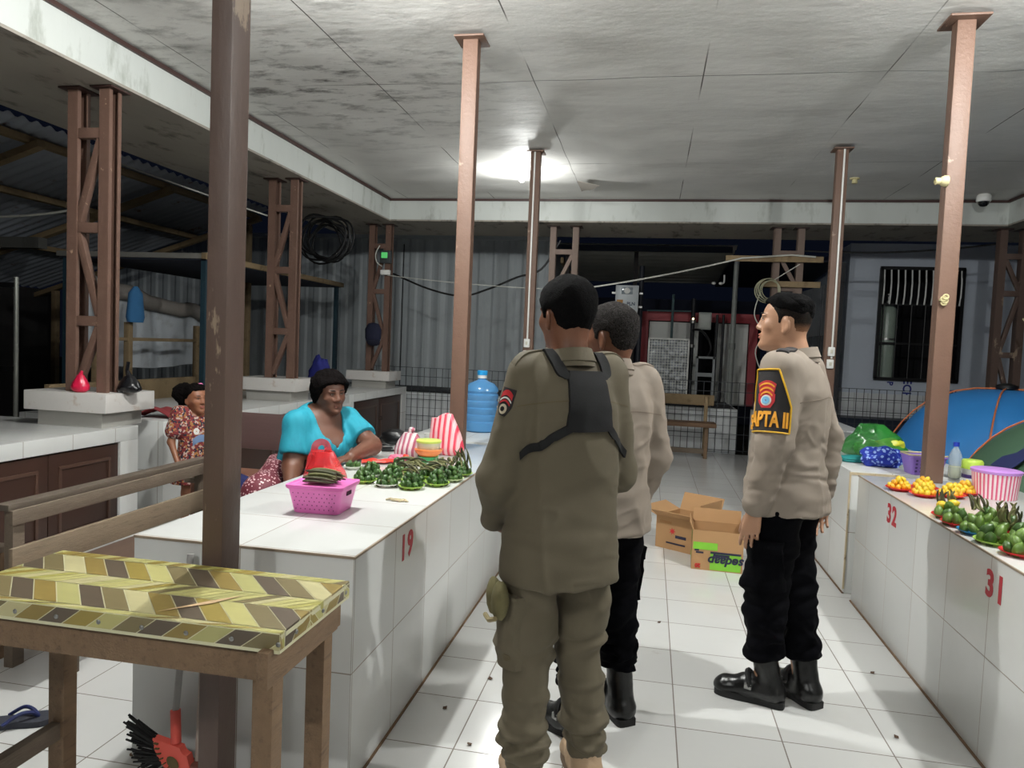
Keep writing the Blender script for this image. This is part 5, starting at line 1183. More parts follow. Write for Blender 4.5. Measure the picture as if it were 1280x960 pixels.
M_hairB = mt('black_hair', (12, 11, 12), .9, .4, 90, .6, 240, spec=.08); M_hairG = mt('greying_hair', (56, 53, 52), .9, .5, 120, .8, 240, dark=(24, 22, 22), thr=(.45, .6), spec=.1); M_fadeX = mt('cropped_side_hair', (74, 56, 46), .85, .3, 120, .3, 300, spec=.1); M_afro = mt('black_curly_hair', (16, 13, 13), .95, .4, 60, 1.0, 120, spec=.05)
M_khaki = mt('olive_khaki_twill', (94, 86, 69), .8, .05, 4, .12, 400); M_taupe = mt('taupe_uniform_twill', (148, 136, 124), .75, .05, 4, .12, 400); M_blk = mt('black_trouser_cloth', (7, 7, 11), .95, .2, 4, .15, 400, spec=.08)
M_boot = mt('black_boot_leather', (13, 13, 14), .28, .2, 20, .15, 60); M_sole = mt('black_rubber_sole', (18, 18, 19), .7); M_sand = mt('sand_suede_boot', (176, 150, 122), .8, .1, 20, .2, 80); M_strap = mt('black_webbing', (11, 11, 14), .85, .1, 60, .1, 200)
M_yellow = mt('yellow_braid', (226, 176, 38), .6); M_orange = mt('orange_lettering', (236, 164, 44), .6); M_badge = mt('red_badge', (190, 36, 44), .6); M_bblue = mt('pale_blue_badge', (120, 188, 226), .5); M_arm = mt('black_armband', (34, 31, 33), .75, .1, 30)

def hairline(F, o, T, s, line, cutz=None):
    """keep only what lies above the hairline height h(y)"""
    ys = np.array([a for a, b in line]) * s; zs = np.array([b for a, b in line]) * s; o = np.array(o)
    X, Y, Z = F.ax[0][:, None, None] - o[0], F.ax[1][None, :, None] - o[1], F.ax[2][None, None, :] - o[2]
    y = T[0, 1] * X + T[1, 1] * Y + T[2, 1] * Z; z = T[0, 2] * X + T[1, 2] * Y + T[2, 2] * Z
    F.F = np.maximum(F.F, ((np.interp(y, ys, zs) - z) * .75).astype(np.float32))
SHORT = [(-.12, .052), (-.09, .05), (-.06, .058), (-.042, .08), (-.032, .128), (.006, .132), (.012, .102), (.022, .102), (.03, .140), (.05, .168), (.07, .184), (.09, .19), (.12, .2)]
def hair(par, o, T, s, mat, grow, line=SHORT, h=.005, noisy=.002, label=None, nf=90, name='hair', extra=None, chub=1.0, sm=1, crown=True):
    R = .17 * s + .05; F = Fld(np.array(o) + T @ np.array([0, 0, .11 * s]) - R, np.array(o) + T @ np.array([0, 0, .11 * s]) + R, h)
    tab = [(z * s, w * s * chub, f * s, b * s) for z, w, f, b in HEAD]
    F.stack(tab, T, o, 0, p=2.25, grow=lambda z: grow(z / s))
    if crown and callable(grow) and grow(.233) > .004: F.ell(np.array(o) + T @ np.array([0, -.008, .16]) * s, (.075 * s + grow(.16), .09 * s + grow(.16), .073 * s + grow(.233)), T, .01)
    if extra: extra(F)
    hairline(F, o, T, s, line)
    V, Q = F.nets(lambda P: noisy * (turb(P, nf, 3) + .5 * turb(P, nf * 2.1, 4)), sm)
    return part(name, npmesh(name, V, Q, mat), par, label)
def folds(P, zc, sp, amp, seed, f=22): return amp * np.exp(-((P[:, 2] - zc) / sp) ** 2) * turb(P, f, seed, (1, 1, 2.4))

def surf(me):
    bm = bmesh.new(); bm.from_mesh(me); t = BVHTree.FromBMesh(bm); bm.free(); return t
def decal(bvh, fn, nu, nv, off=.003, th=.004, far=1.2):
    """a patch lying on a surface: fn(u,v) -> (ray origin, ray direction)"""
    A, B, ok = [], [], []
    for i in range(nu + 1):
        for j in range(nv + 1):
            p, d = fn(i / nu, j / nv); d = Vector(d).normalized(); hit = bvh.ray_cast(Vector(p), d, far)
            if hit[0] is None: A.append(Vector(p)); B.append(Vector(p)); ok.append(False)
            else: A.append(hit[0] - d * (off + th)); B.append(hit[0] + d * .004); ok.append(True)
    g = G(); w = nv + 1; o = len(A); fs = []; qs = []
    for i in range(nu):
        for j in range(nv):
            q = (i * w + j, (i + 1) * w + j, (i + 1) * w + j + 1, i * w + j + 1)
            if all(ok[k] for k in q): qs.append(q)
    ed = {}
    for q in qs:
        fs += [q, tuple(o + k for k in reversed(q))]
        for a, b in zip(q, q[1:] + q[:1]): ed[(a, b)] = 1
    for a, b in list(ed):
        if (b, a) not in ed: fs.append((b, a, o + a, o + b))
    g.add(A + B, fs); return g
def flat_on(bvh, g, to, off):
    """wrap flat lettering (x right, y up) onto a surface: to(x, y) -> (origin, direction)"""
    out = []
    for x, y, z in g.v:
        p, d = to(x, y); d = Vector(d).normalized(); hit = bvh.ray_cast(Vector(p), d, 1.2)
        out.append(tuple((hit[0] - d * (off + z)) if hit[0] is not None else Vector(p)))
    g.v = out; return g
def ribbon(bvh, pts, dirs, w, off=.003, th=.004, n=14):
    """a strap through points, pressed on a surface along dirs"""
    P = spline(pts, n); D = spline(dirs, n)
    def fn(u, v):
        i = min(int(u * (len(P) - 1) + .5), len(P) - 1); t = (P[min(i + 1, len(P) - 1)] - P[max(i - 1, 0)]).normalized(); s = t.cross(D[i]).normalized()
        return P[i] + s * w * (v - .5), D[i]
    return decal(bvh, fn, len(P) - 1, 4, off, th)

def standing(name, label, loc, az, H, skin, lean=0.0, head_az=0.0, nod=0.0, tilt=0.0, arms=None, feet=None, girth=1.0, hs=1.0, legs_extra=None, headkw={}, hoff=(0, 0), shx=.178):
    """clothed standing adult; returns a dict of fields and points. Local axes: x right, y forward, z up"""
    k = H / 1.72; t = thing(name, label, 'person', loc, -az)
    sz = lambda *p: np.array(p, float) * k
    D = dict(t=t, k=k)
    hip = [sz(s * .09, 0, .90) for s in (-1, 1)]
    feet = feet or [((-.115, .0), 0.0), ((.115, .0), 0.0)]
    ank = [np.array([f[0][0], f[0][1] - .04, .085 * k]) for f in feet]
    kn = [(hip[i] + ank[i]) / 2 + np.array([0, .025, .01]) for i in (0, 1)]
    L = lambda z: lean * max(0, z - .9)
    sh = [sz(s * shx, L(1.40) - .005, 1.405) for s in (-1, 1)]
    neck0 = sz(0, L(1.42) - .015, 1.42); ho = np.array([hoff[0], L(1.5) + .012 + hoff[1], 0]) + sz(0, 0, 1.722 - .233 * hs)
    T = rotm(head_az, nod, tilt)
    D.update(hip=hip, ank=ank, kn=kn, sh=sh, ho=ho, T=T, hs=hs * k, feet=feet)
    arms = arms or [dict(e=sh[0] + sz(-.05, -.02, -.30), w=sh[0] + sz(-.04, .05, -.55)), dict(e=sh[1] + sz(.05, -.02, -.30), w=sh[1] + sz(.04, .05, -.55))]
    D['arms'] = arms
    # skin body, one surface
    F = Fld((-.45, -.32, -.01), (.45, .52, H + .03), .0055)
    torso = [(.80, .13, .09, .10), (.92, .165, .105, .12), (1.05, .145 * girth, .105 * girth, .10), (1.18, .155 * girth, .115 * girth, .105), (1.30, .165, .11, .115), (1.38, .165, .085, .10), (1.43, .10, .06, .075)]
    F.stack([(a * k, b * k, c * k, d * k, 0, L(a)) for a, b, c, d in torso], k=.03)
    for i in (0, 1):
        F.chain([hip[i], kn[i], ank[i]], [.08 * k, .052 * k, .037 * k], .03)
        fd = np.array([sin(-feet[i][1]), cos(-feet[i][1]), 0]); h0 = ank[i] * np.array([1, 1, 0]) + np.array([0, 0, .035])
        F.cap(h0 - fd * .04, h0 + fd * .13, .034, .026, .02); F.cap(h0, ank[i], .034, .036, .02)
        a = arms[i]; F.chain([sh[i], a['e'], a['w']], [.05 * k, .037 * k, .026 * k], .02)
        hand(F, a['w'], a.get('d', np.array(a['w']) - a['e']), a.get('up', (-1 if i == 0 else 1, 0, 0)), a.get('side', 1 if i == 0 else -1), 1.0 * k, a.get('curl', .32), a.get('thumb', .45))
    F.cap(neck0, ho + T @ np.array([0, -.022, .06]), .062 * k, .056 * k, .025)
    head(F, ho, T, hs * k, **headkw)
    V, Q = F.nets(None, 1); D['body'] = part('body', npmesh('body', V, Q, skin), t)
    return D
def shirt_field(D, rows, arm_r, hem, lean=0.0, cuff=None, h=.0075, open_neck=None):
    k = D['k']; F = Fld((-.48, -.34, hem - .05), (.48, .50, 1.60 * k), h)
    F.stack([(a * k, b * k, c * k, d * k, 0, lean * max(0, a - .9)) for a, b, c, d in rows], k=.04, p=2.3)
    for i in (0, 1):
        a = D['arms'][i]; sh = D['sh'][i]; w = np.array(a['w']); e = np.array(a['e'])
        F.cap(sh * np.array([.45, 1, 1.0]) + np.array([0, 0, .01]), sh + np.array([0, 0, -.005]), .062 * k, .066 * k, .05)
        dd = (w - e) / np.linalg.norm(w - e); cut = w - dd * (arm_r[2] * k * .55)
        F.chain([sh, e, cut], [arm_r[0] * k, arm_r[1] * k, arm_r[2] * k], .022)
    return F
def arm_cut(F, D, back=.0):
    for i in (0, 1):
        a = D['arms'][i]; w = np.array(a['w']); d = np.array(a.get('d', w - a['e'])); dd = w - np.array(a['e']); dd /= np.linalg.norm(dd)
        F.put(lambda X, Y, Z: np.minimum(np.sqrt((X - w[0] - dd[0] * .09) ** 2 + (Y - w[1] - dd[1] * .09) ** 2 + (Z - w[2] - dd[2] * .09) ** 2) - .092, 9), w - .2, w + .2, 0, 'x')
def collar(D, mat, bvh=None, r=.068, zt=.038, open_=.5):
    k = D['k']; ho, T = D['ho'], D['T']; c = D['sh'][0] * np.array([0, 1, 0]) + np.array([0, -.014, 1.452 * k])
    def fn(u, v):
        a = pi / 2 + open_ / 2 + (2 * pi - open_) * u; rr = r * k * (1.10 - .10 * v) + .006 * (v < .3)
        return Vector((c[0] + rr * cos(a), c[1] + rr * sin(a) * 1.02, c[2] - .024 + zt * v - .024 * max(0, sin(a)) ** 2 + .014 * max(0, -sin(a))))
    g = G(); g.sheet(fn, 36, 4, -.005); part('collar', g, mat, D['t'])
    def fo(u, v):
        a = pi / 2 + open_ / 2 + (2 * pi - open_) * u; rr = r * k * (.98 + .25 * v); p = fn(u, 1)
        return Vector((c[0] + rr * cos(a), c[1] + rr * sin(a) * 1.02, p.z + .004 - .040 * v - .012 * v * max(0, sin(a))))
    part('collar_fold', G().sheet(fo, 36, 4, .005), mat, D['t'])
def trousers(D, mat, rth, rkn, rcf, cuffz, seed, amp=.007, pel=1.0, top=.98, topz=None):
    k = D['k']; F = Fld((-.36, -.28, cuffz - .06), (.36, .34, (top + .05) * k), .0075)
    F.stack([(.80 * k, .16 * k * pel, .11 * k, .125 * k), (.90 * k, .178 * k * pel, .12 * k, .14 * k), (top * k, .165 * k * pel, .12 * k, .125 * k)], k=.02)
    for i in (0, 1):
        a = D['ank'][i] * np.array([1, 1, 0]) + np.array([0, 0, cuffz]); F.chain([D['hip'][i] + np.array([0, -.005, -.02]), D['kn'][i], a], [rth * k, rkn * k, rcf * k], .018)
    F.plane((0, 0, -1), (0, 0, cuffz + .004)); F.plane((0, 0, 1), (0, 0, topz or top * k))
    kz = D['kn'][0][2]
    def wr(P): return folds(P, kz - .02, .13, amp * 1.2, seed, 15) + folds(P, cuffz + .07, .09, amp * 1.9, seed + 1, 22) + folds(P, .74 * k, .12, amp * 1.1, seed + 2, 13) + .004 * turb(P, 9, seed + 3, (1, 1, .6)) + crease(P, 8, seed + 7, (1, 1, .8), .006)
    V, Q = F.nets(wr, 2); return part('trousers', npmesh('trousers', V, Q, mat), D['t'])
def boots(D, mat, sole, shaft, L=.29, strap=False):
    k = D['k']
    for i in (0, 1):
        f = D['feet'][i]; c = D['ank'][i] * np.array([1, 1, 0]); an = f[1]; T = rotm(an); P = lambda x, y, z: c + T @ np.array([x, y, z])
        F = Fld(c + np.array([-.26, -.26, -.005]), c + np.array([.26, .30, shaft + .08]), .006)
        F.chain([P(0, -.045, .05), P(0, .06, .052), P(0, .15, .042)], [.047, .047, .043], .02); F.ell(P(0, .155, .036), (.046, .05, .034), T, .02)
        F.cap(P(0, -.03, .06), D['ank'][i] * np.array([1, 1, 0]) + np.array([0, 0, shaft]) + np.array([0, .0, 0]), .05, .052, .03)
        F.cap(P(0, .03, .085), P(0, .07, .075), .03, .03, .03)
        F.plane((0, 0, -1), (0, 0, .022)); F.plane((0, 0, 1), (0, 0, shaft + .03))
        V, Q = F.nets(lambda q: .0022 * turb(q, 40, 5) * (q[:, 2] > .06), 1); b = part('boot', npmesh('boot', V, Q, mat), D['t'])
        out = [(.036, -.092), (.046, -.05), (.042, .02), (.05, .10), (.048, .165), (.032, .20), (.0, .208)]; out = out + [(-x, y) for x, y in reversed(out[:-1])]; out = [(p.x, p.y) for p in spline([(x * .93, y * .96, 0) for x, y in out + out[:1]], 4)[:-1]]
        part('sole', G().prism(out, .028, lambda u, v, w: tuple(P(u, v, w + .001))), sole, b, smooth=False)
        if strap:
            g = G(); g.tube([P(.048 * cos(a) * 1.02, .045 + .02 * sin(a), .075 + .045 * sin(a)) for a in [pi * j / 10 - .35 * pi * 0 for j in range(11)]], .012, 6); part('buckle_strap', g, M_sole, b)
            part('buckle', G().box(tuple(P(-.05, .055, .075)), (.012, .03, .024), bev=.003), M_steel, b)

def fade_mat(skin, z0, z1):
    """hair thinning out down the sides: dense near the crown, skin by the ear"""
    t = NT('thinning_cropped_hair'); P = t.coords('Object'); sp = t.n('ShaderNodeSeparateXYZ'); t.l(P, sp.inputs[0])
    f = t.math('ADD', t.ramp(sp.outputs[2], z0, z1), t.math('MULTIPLY', t.math('SUBTRACT', t.noise(P, 260, 3), .5), .5), clamp=True)
    t.set(Base_Color=t.mix(f, lin((184, 134, 102)), lin((14, 13, 13))), Roughness=.8, Specular_IOR_Level=.15); return t.m
# ---- the man in olive khaki, seen from behind ------------------------------
D = standing('person', 'man in olive khaki uniform with a black back harness, seen from behind', (-.262, 2.335, 0), radians(-36), 1.69, M_skinM, head_az=radians(3), nod=radians(2), shx=.140,
    arms=[dict(e=np.array((-.214, .02, 1.06)), w=np.array((-.150, .20, .865)), d=(.85, .4, -.3), up=(-.3, .7, .3), curl=.45), dict(e=np.array((.214, .01, 1.06)), w=np.array((.14, .20, .86)), d=(-.85, .4, -.25), up=(.3, .7, .3), curl=.45)],
    feet=[((-.105, .02), radians(-12)), ((.125, .02), radians(-16))])
t = D['t']
rows = [(.725, .205, .155, .165), (.80, .203, .152, .165), (.92, .194, .142, .150), (1.05, .182, .135, .138), (1.2, .178, .138, .145), (1.31, .170, .124, .142), (1.385, .142, .092, .118), (1.435, .10, .068, .085), (1.46, .066, .06, .064)]
F = shirt_field(D, rows, (.072, .066, .052), .70)
F.plane((0, 0, -1), (0, 0, .722)); F.put(lambda X, Y, Z: np.sqrt(X ** 2 + (Y + .01) ** 2) - .062 + 0 * Z, (-.1, -.12, 1.45), (.1, .12, 1.6), 0, 'x')
def wr1(P):
    return crease(P, 5, 17, (1, 1, .55), .012) + .007 * turb(P, 9, 11, (1, 1, .35)) + crease(P, 13, 19, (1, .8, 1.2), .0045) * np.clip((1.4 - P[:, 2]) * 4, .2, 1) + .011 * np.exp(-((P[:, 2] - .93) / .12) ** 2) * turb(P, 13, 12, (.7, 1, 2.2)) + .010 * np.exp(-((P[:, 2] - 1.1) / .14) ** 2 - ((np.abs(P[:, 0]) - .27) / .08) ** 2) * turb(P, 24, 13) + .004 * np.exp(-((np.abs(P[:, 0]) - .16) / .06) ** 2) * turb(P, 16, 14, (1, 1, .5))
V, Q = F.nets(wr1, 2); sm = npmesh('shirt', V, Q, M_khaki); part('shirt', sm, t); B = surf(sm)
collar(D, M_khaki, r=.065, zt=.052)
M_khs = mt('khaki_seam', (92, 82, 60), .85)
trousers(D, M_khaki, .104, .084, .068, .115, 21, .017, 1.05, topz=.78)
boots(D, M_sand, mt('tan_sole', (120, 100, 80), .8), .16)
for i in (0, 1):   # gathered cuffs
    a = D['ank'][i]; g = G(); g.lathe([(.056, -.02), (.063, -.005), (.062, .02), (.057, .035)], 22, c=(a[0], a[1], .125)); part('trouser_cuff', g, M_khaki, t)
back = lambda x, z: (Vector((x, -.7, z)), Vector((0, 1, 0)))
HX = .012
pad = lambda u, v: back(HX + (.062 + .022 * (1 - v)) * (2 * u - 1) * (1.0 if v < .9 else .94), 1.215 + .185 * v)
hp = part('harness', decal(B, pad, 14, 14, .004, .008), M_strap, t, 'black back pad with webbing straps')
part('strap', ribbon(B, [(-.055 + HX, -.6, 1.375), (-.078 + HX, -.56, 1.62), (-.092, -.33, 1.86)], [(0, 1, 0), (0, .9, -.44), (0, .6, -.8)], .036, .004, .006), M_strap, hp)
part('strap', ribbon(B, [(.055 + HX, -.6, 1.375), (.078 + HX, -.56, 1.62), (.092, -.33, 1.86)], [(0, 1, 0), (0, .9, -.44), (0, .6, -.8)], .036, .004, .006), M_strap, hp)
part('strap', ribbon(B, [(-.068 + HX, -.6, 1.228), (-.105, -.6, 1.198), (-.150, -.6, 1.165), (-.43, -.6, 1.13)], [(0, 1, 0), (0, 1, 0), (0, 1, 0), (.45, 1, 0)], .024, .004, .006), M_strap, hp)
part('strap', ribbon(B, [(.068 + HX, -.6, 1.228), (.112, -.6, 1.198), (.155, -.6, 1.165), (.43, -.6, 1.13)], [(0, 1, 0), (0, 1, 0), (0, 1, 0), (-.45, 1, 0)], .024, .004, .006), M_strap, hp)
part('yoke_seam', ribbon(B, [(-.2, -.6, 1.285), (-.1, -.6, 1.305), (.0, -.6, 1.31), (.1, -.6, 1.305), (.2, -.6, 1.285)], [(0, 1, 0)] * 5, .004, .0, .0015), M_khs, t)
top = lambda x, y: (Vector((x, y, 1.9)), Vector((0, 0, -1)))
for s in (-1, 1):
    ep = part('epaulette', decal(B, lambda u, v: top(s * (.085 + .115 * u), -.012 + .042 * (v - .5) * (1 - .25 * u)), 8, 4, .002, .004), M_khaki, t); 
def radial(sh, e, R0):
    sh, e = np.array(sh), np.array(e); ax = (e - sh) / np.linalg.norm(e - sh)
    ou = np.array((-1, 0, 0.)); ou -= ax * (ou @ ax); ou /= np.linalg.norm(ou); fw = np.cross(ou, ax); fw *= np.sign(fw[1])
    def tor(x, y):
        ph = -x / R0; d = ou * cos(ph) + fw * sin(ph); p = sh + ax * (.27 - y); return Vector(p + d * .35), Vector(-d)
    return tor
tr = radial(D['sh'][0], D['arms'][0]['e'], .08); c_ = .028
pt = part('sleeve_patch', decal(B, lambda u, v: tr(c_ + (u - .5) * .062 * (1 if v > .35 else .45 + .55 * v / .35), .125 + .088 * v), 10, 12, .002, .002), M_arm, t, 'small shield badge')
part('badge', decal(B, lambda u, v: tr(c_ + (u - .5) * .05, .19 + .017 * v - .012 * (2 * u - 1) ** 2), 8, 3, .005, .001), M_badge, pt)
part('badge_bar', decal(B, lambda u, v: tr(c_ + (u - .5) * .05, .180 + .005 * v - .012 * (2 * u - 1) ** 2), 8, 2, .005, .001), M_white, pt)
part('badge', decal(B, lambda u, v: tr(c_ + (u - .5) * .045, .170 + .006 * v - .011 * (2 * u - 1) ** 2), 8, 2, .005, .001), M_badge, pt)
for r_ in (.016, .008): part('badge_disc', decal(B, lambda u, v: tr(c_ + r_ * (.3 + .7 * v) * cos(2 * pi * u), .146 + r_ * (.3 + .7 * v) * sin(2 * pi * u)), 16, 2, .005 if r_ > .01 else .007, .001), mt('badge_pale', (196, 184, 160), .7) if r_ > .01 else M_arm, pt)
# thigh pocket with a cap pushed into it
tm = [o for o in t.children if o.name.startswith('trousers')][0]; BT = surf(tm.data)
ls = lambda y, z: (Vector((-.6, y, z)), Vector((1, .0, 0)))
pk = part('cargo_pocket', decal(BT, lambda u, v: ls(-.06 + .115 * u, .45 + .20 * v), 12, 12, .001, .022, .52), M_khaki, t, 'bulging thigh pocket')
part('pocket_flap', decal(BT, lambda u, v: ls(-.062 + .12 * u, .635 + .05 * v), 12, 4, .021, .006, .52), M_khaki, pk); part('pocket_button', decal(BT, lambda u, v: ls(-.035 + .011 * (.2 + .8 * v) * cos(2 * pi * u), .49 + .011 * (.2 + .8 * v) * sin(2 * pi * u)), 12, 2, .024, .003, .52), M_khs, pk)
tc = thing('cap', 'rolled olive cap tucked into the thigh pocket of the man in khaki', 'cap', (0, 0, 0)); tc.location = t.location; tc.rotation_euler = t.rotation_euler; XF[tc.name] = XF[t.name].copy()
Mo = mt('olive_felt', (104, 98, 66), .9, .1, 20, .3, 120)
part('crown', blob((-.222, -.035, .675), (.026, .034, .062), .1, 2, 31), Mo, tc); part('fold', blob((-.216, .025, .67), (.024, .034, .06), .1, 2, 36), Mo, tc)
part('band', G().tube([(-.248, -.06, .63), (-.25, -.02, .612), (-.242, .03, .612)], .008, 6), mt('olive_band', (134, 122, 88), .8), tc)
hair(t, D['ho'], D['T'], D['hs'], M_hairB, lambda z: np.interp(z, [.05, .09, .14, .19, .233], [.002, .006, .011, .014, .016]), noisy=.0016, label='short black hair')
head_parts(D['ho'], D['T'], D['hs'], t, lipc=(120, 72, 58))

# ---- uniformed officers -----------------------------------------------------
def officer(label, loc, az, H, skin, hmat, hgrow, hline, seed, arms, feet, head_az, nod, hem, girth=1.0, band=True, lean=0.0, fade=None, hoff=(0, 0), lipc=(150, 92, 76), hkw={}, hs=1.0):
    D = standing('person', label, loc, az, H, skin, head_az=head_az, nod=nod, arms=arms, feet=feet, lean=lean, hoff=hoff, girth=girth, headkw=hkw, hs=hs); t = D['t']; k = D['k']
    rows = [(hem / k, .20 * girth, .158 * girth, .165), (hem / k + .08, .196 * girth, .153 * girth, .157), (1.0, .182 * girth, .142 * girth, .138), (1.12, .18, .138, .132), (1.22, .184, .136, .138), (1.32, .186, .122, .136), (1.385, .158, .088, .112), (1.435, .096, .064, .08), (1.462, .064, .058, .062)]
    F = shirt_field(D, rows, (.078, .066, .053), hem - .02, lean); F.plane((0, 0, -1), (0, 0, hem))
    F.put(lambda X, Y, Z: np.sqrt(X ** 2 + (Y + .01) ** 2) - .06 + 0 * Z, (-.1, -.12, 1.45 * k), (.1, .12, 1.6), 0, 'x')
    def wr(P):
        return crease(P, 6, seed + 9, (1, 1, .7), .011) + .006 * turb(P, 9, seed, (1, 1, .4)) + crease(P, 15, seed + 11, (1, .8, 1.3), .005) * np.clip((1.42 - P[:, 2]) * 4, .2, 1) + .013 * np.exp(-((P[:, 2] - hem - .14) / .11) ** 2) * turb(P, 15, seed + 1, (.6, 1, 2.4)) + .006 * np.exp(-((P[:, 2] - 1.10 * k) / .10) ** 2) * turb(P, 22, seed + 2, (1, 1, 1.5)) + .003 * turb(P, 20, seed + 3, (1, .6, 1.4))
    V, Q = F.nets(wr, 2); sm = npmesh('shirt', V, Q, M_taupe); part('shirt', sm, t); B = surf(sm); D['B'] = B
    collar(D, M_taupe, r=.064, zt=.056)
    trousers(D, M_blk, .110, .092, .072, .20, seed + 5, .017, 1.0, topz=hem + .03)
    boots(D, M_boot, M_sole, .20, strap=True)
    tm = [o for o in t.children if o.name.startswith('trousers')][0]; BT = surf(tm.data)
    for s in (-1, 1):
        pk = part('cargo_pocket', decal(BT, lambda u, v: (Vector((s * .6, -.05 + .10 * u, .50 * k + .21 * k * v)), Vector((-s, 0, 0))), 12, 12, .001, .018, .55), M_blk, t, 'bulging thigh pocket')
        part('pocket_flap', decal(BT, lambda u, v: (Vector((s * .6, -.053 + .106 * u, .67 * k + .05 * k * v)), Vector((-s, 0, 0))), 12, 4, .019, .006, .55), M_blk, pk)
    M_ts = mt('taupe_seam', (132, 118, 106), .85)
    back = lambda x, z: (Vector((x, -.7, z)), Vector((0, 1, 0)))
    part('yoke_seam', ribbon(B, [(-.19, -.6, 1.28 * k), (0, -.6, 1.30 * k), (.19, -.6, 1.28 * k)], [(0, 1, 0)] * 3, .004, .0, .0015), M_ts, t)
    top = lambda x, y: (Vector((x, y, 1.9)), Vector((0, 0, -1)))
    for s in (-1, 1):
        part('epaulette', decal(B, lambda u, v: top(s * (.08 + .125 * u), -.01 + .048 * (v - .5)), 8, 4, .002, .005), M_taupe if s > 0 else M_arm, t)
    if band:
        sh, e = np.array(D['sh'][0]), np.array(D['arms'][0]['e']); ax = (e - sh) / np.linalg.norm(e - sh)
        ou = np.array((-1, 0, 0.)); ou -= ax * (ou @ ax); ou /= np.linalg.norm(ou); fw = np.cross(ou, ax); fw *= np.sign(fw[1])
        R0 = .082
        def tor(x, y):   # x: along the sleeve surface towards the back (metres), y: up the arm
            ph = -x / R0; d = ou * cos(ph) + fw * sin(ph); p = sh + ax * (.27 - y); return Vector(p + d * .35), Vector(-d)
        ab = part('armband', decal(B, lambda u, v: tor((-.13 + .205 * u) * (1 if v < .42 else 1 - .56 * (v - .42) / .58) + (0 if v < .42 else -.018 * (v - .42) / .58), .012 + .245 * v), 22, 20, .003, .003), M_arm, t, 'black armband edged in yellow')
        bd = [(-.13, .012), (.075, .012), (.075, .115), (.015, .257), (-.075, .257), (-.13, .115), (-.13, .012)]
        for a, b in zip(bd, bd[1:]):
            n_ = 8; pts = [tor(a[0] + (b[0] - a[0]) * i / n_, a[1] + (b[1] - a[1]) * i / n_) for i in range(n_ + 1)]; hit = []
            for p, d in pts:
                h = B.ray_cast(p, d, 1.2)
                if h[0] is not None: hit.append(h[0] - d * .008)
            if len(hit) > 2: part('border', G().tube(hit, .0036, 6), M_yellow, ab)
        tx = text_geo('SAMAPTA II', .082, .003, bold=.003, spacing=1.0); w0 = max(v[0] for v in tx.v)
        bm = bmesh.new(); vs = [bm.verts.new(v) for v in tx.v]
        for f in tx.f:
            try: bm.faces.new([vs[i] for i in f])
            except ValueError: pass
        bmesh.ops.triangulate(bm, faces=bm.faces[:]); bmesh.ops.subdivide_edges(bm, edges=[q for q in bm.edges if q.calc_length() > .02], cuts=1); bmesh.ops.triangulate(bm, faces=bm.faces[:])
        bm.verts.index_update(); tx = G().add([tuple(v.co) for v in bm.verts], [tuple(v.index for v in f.verts) for f in bm.faces]); bm.free()
        part('lettering', flat_on(B, tx, lambda x, y: tor((x - w0) * .60 + .066, y + .058), .0078), M_orange, ab, 'orange lettering SAMAPTA II', smooth=False)
        dc = lambda fn, nu, nv, off: decal(B, fn, nu, nv, off, .0012)
        cx = -.026
        part('badge', dc(lambda u, v: tor(cx + (u - .5) * .068 * (1 if v > .45 else .55 + .45 * v / .45) * (1 if v < .7 else 1), .105 + .055 * v), 12, 10, .0065), M_badge, ab)
        part('badge', dc(lambda u, v: tor(cx + (u - .5) * (.056 + .014 * v), .163 + .05 * v - .014 * (2 * u - 1) ** 2), 12, 6, .0065), M_badge, ab)
        for q in range(3): part('badge_bar', dc(lambda u, v: tor(cx + (u - .5) * (.046 + .006 * q), .163 + .017 * q + .007 * v - .013 * (2 * u - 1) ** 2), 10, 2, .0085), M_orange, ab)
        part('badge_disc', dc(lambda u, v: tor(cx + .021 * (.2 + .8 * v) * cos(2 * pi * u), .134 + .021 * (.2 + .8 * v) * sin(2 * pi * u)), 20, 3, .0085), M_white, ab)
        part('badge_disc', dc(lambda u, v: tor(cx + .015 * (.2 + .8 * v) * cos(2 * pi * u), .134 + .015 * (.2 + .8 * v) * sin(2 * pi * u)), 18, 3, .0105), M_bblue, ab)
    if fade: hair(t, D['ho'], D['T'], D['hs'], fade_mat(skin, D['ho'][2] + .045, D['ho'][2] + .11), lambda z: .0018 + 0 * z, hline, noisy=.0004, name='cropped_hair', label='closely cropped sides', sm=2)
    hair(t, D['ho'], D['T'], D['hs'], hmat, hgrow, fade or hline, noisy=.0045 if fade else .0022, label=None, nf=55 if fade else 90, crown=not fade)
    head_parts(D['ho'], D['T'], D['hs'], t, lipc=lipc)
    return D
officer('man with greying hair in taupe uniform shirt and black trousers behind the khaki man', (-.150, 2.80, 0), radians(-46), 1.645, M_skinM, M_hairG,
    lambda z: np.interp(z, [.05, .12, .2, .233], [.0025, .006, .008, .008]), SHORT, 51,
    [dict(e=np.array((-.25, .0, 1.05)), w=np.array((-.17, .19, .86)), d=(.7, .45, -.4), up=(-.3, .7, .3), curl=.45), dict(e=np.array((.228, -.03, 1.05)), w=np.array((.205, .05, .80)), d=(-.1, .2, -1), up=(1, .1, 0), curl=.4)],
    [((-.13, .0), radians(10)), ((.12, .03), radians(-14))], radians(16), radians(4), .775, 1.02, band=False, hs=1.10, hoff=(.02, 0))
TOPL = [(-.12, .135), (-.085, .135), (-.05, .148), (-.02, .158), (.02, .165), (.05, .176), (.07, .186), (.09, .19), (.12, .2)]
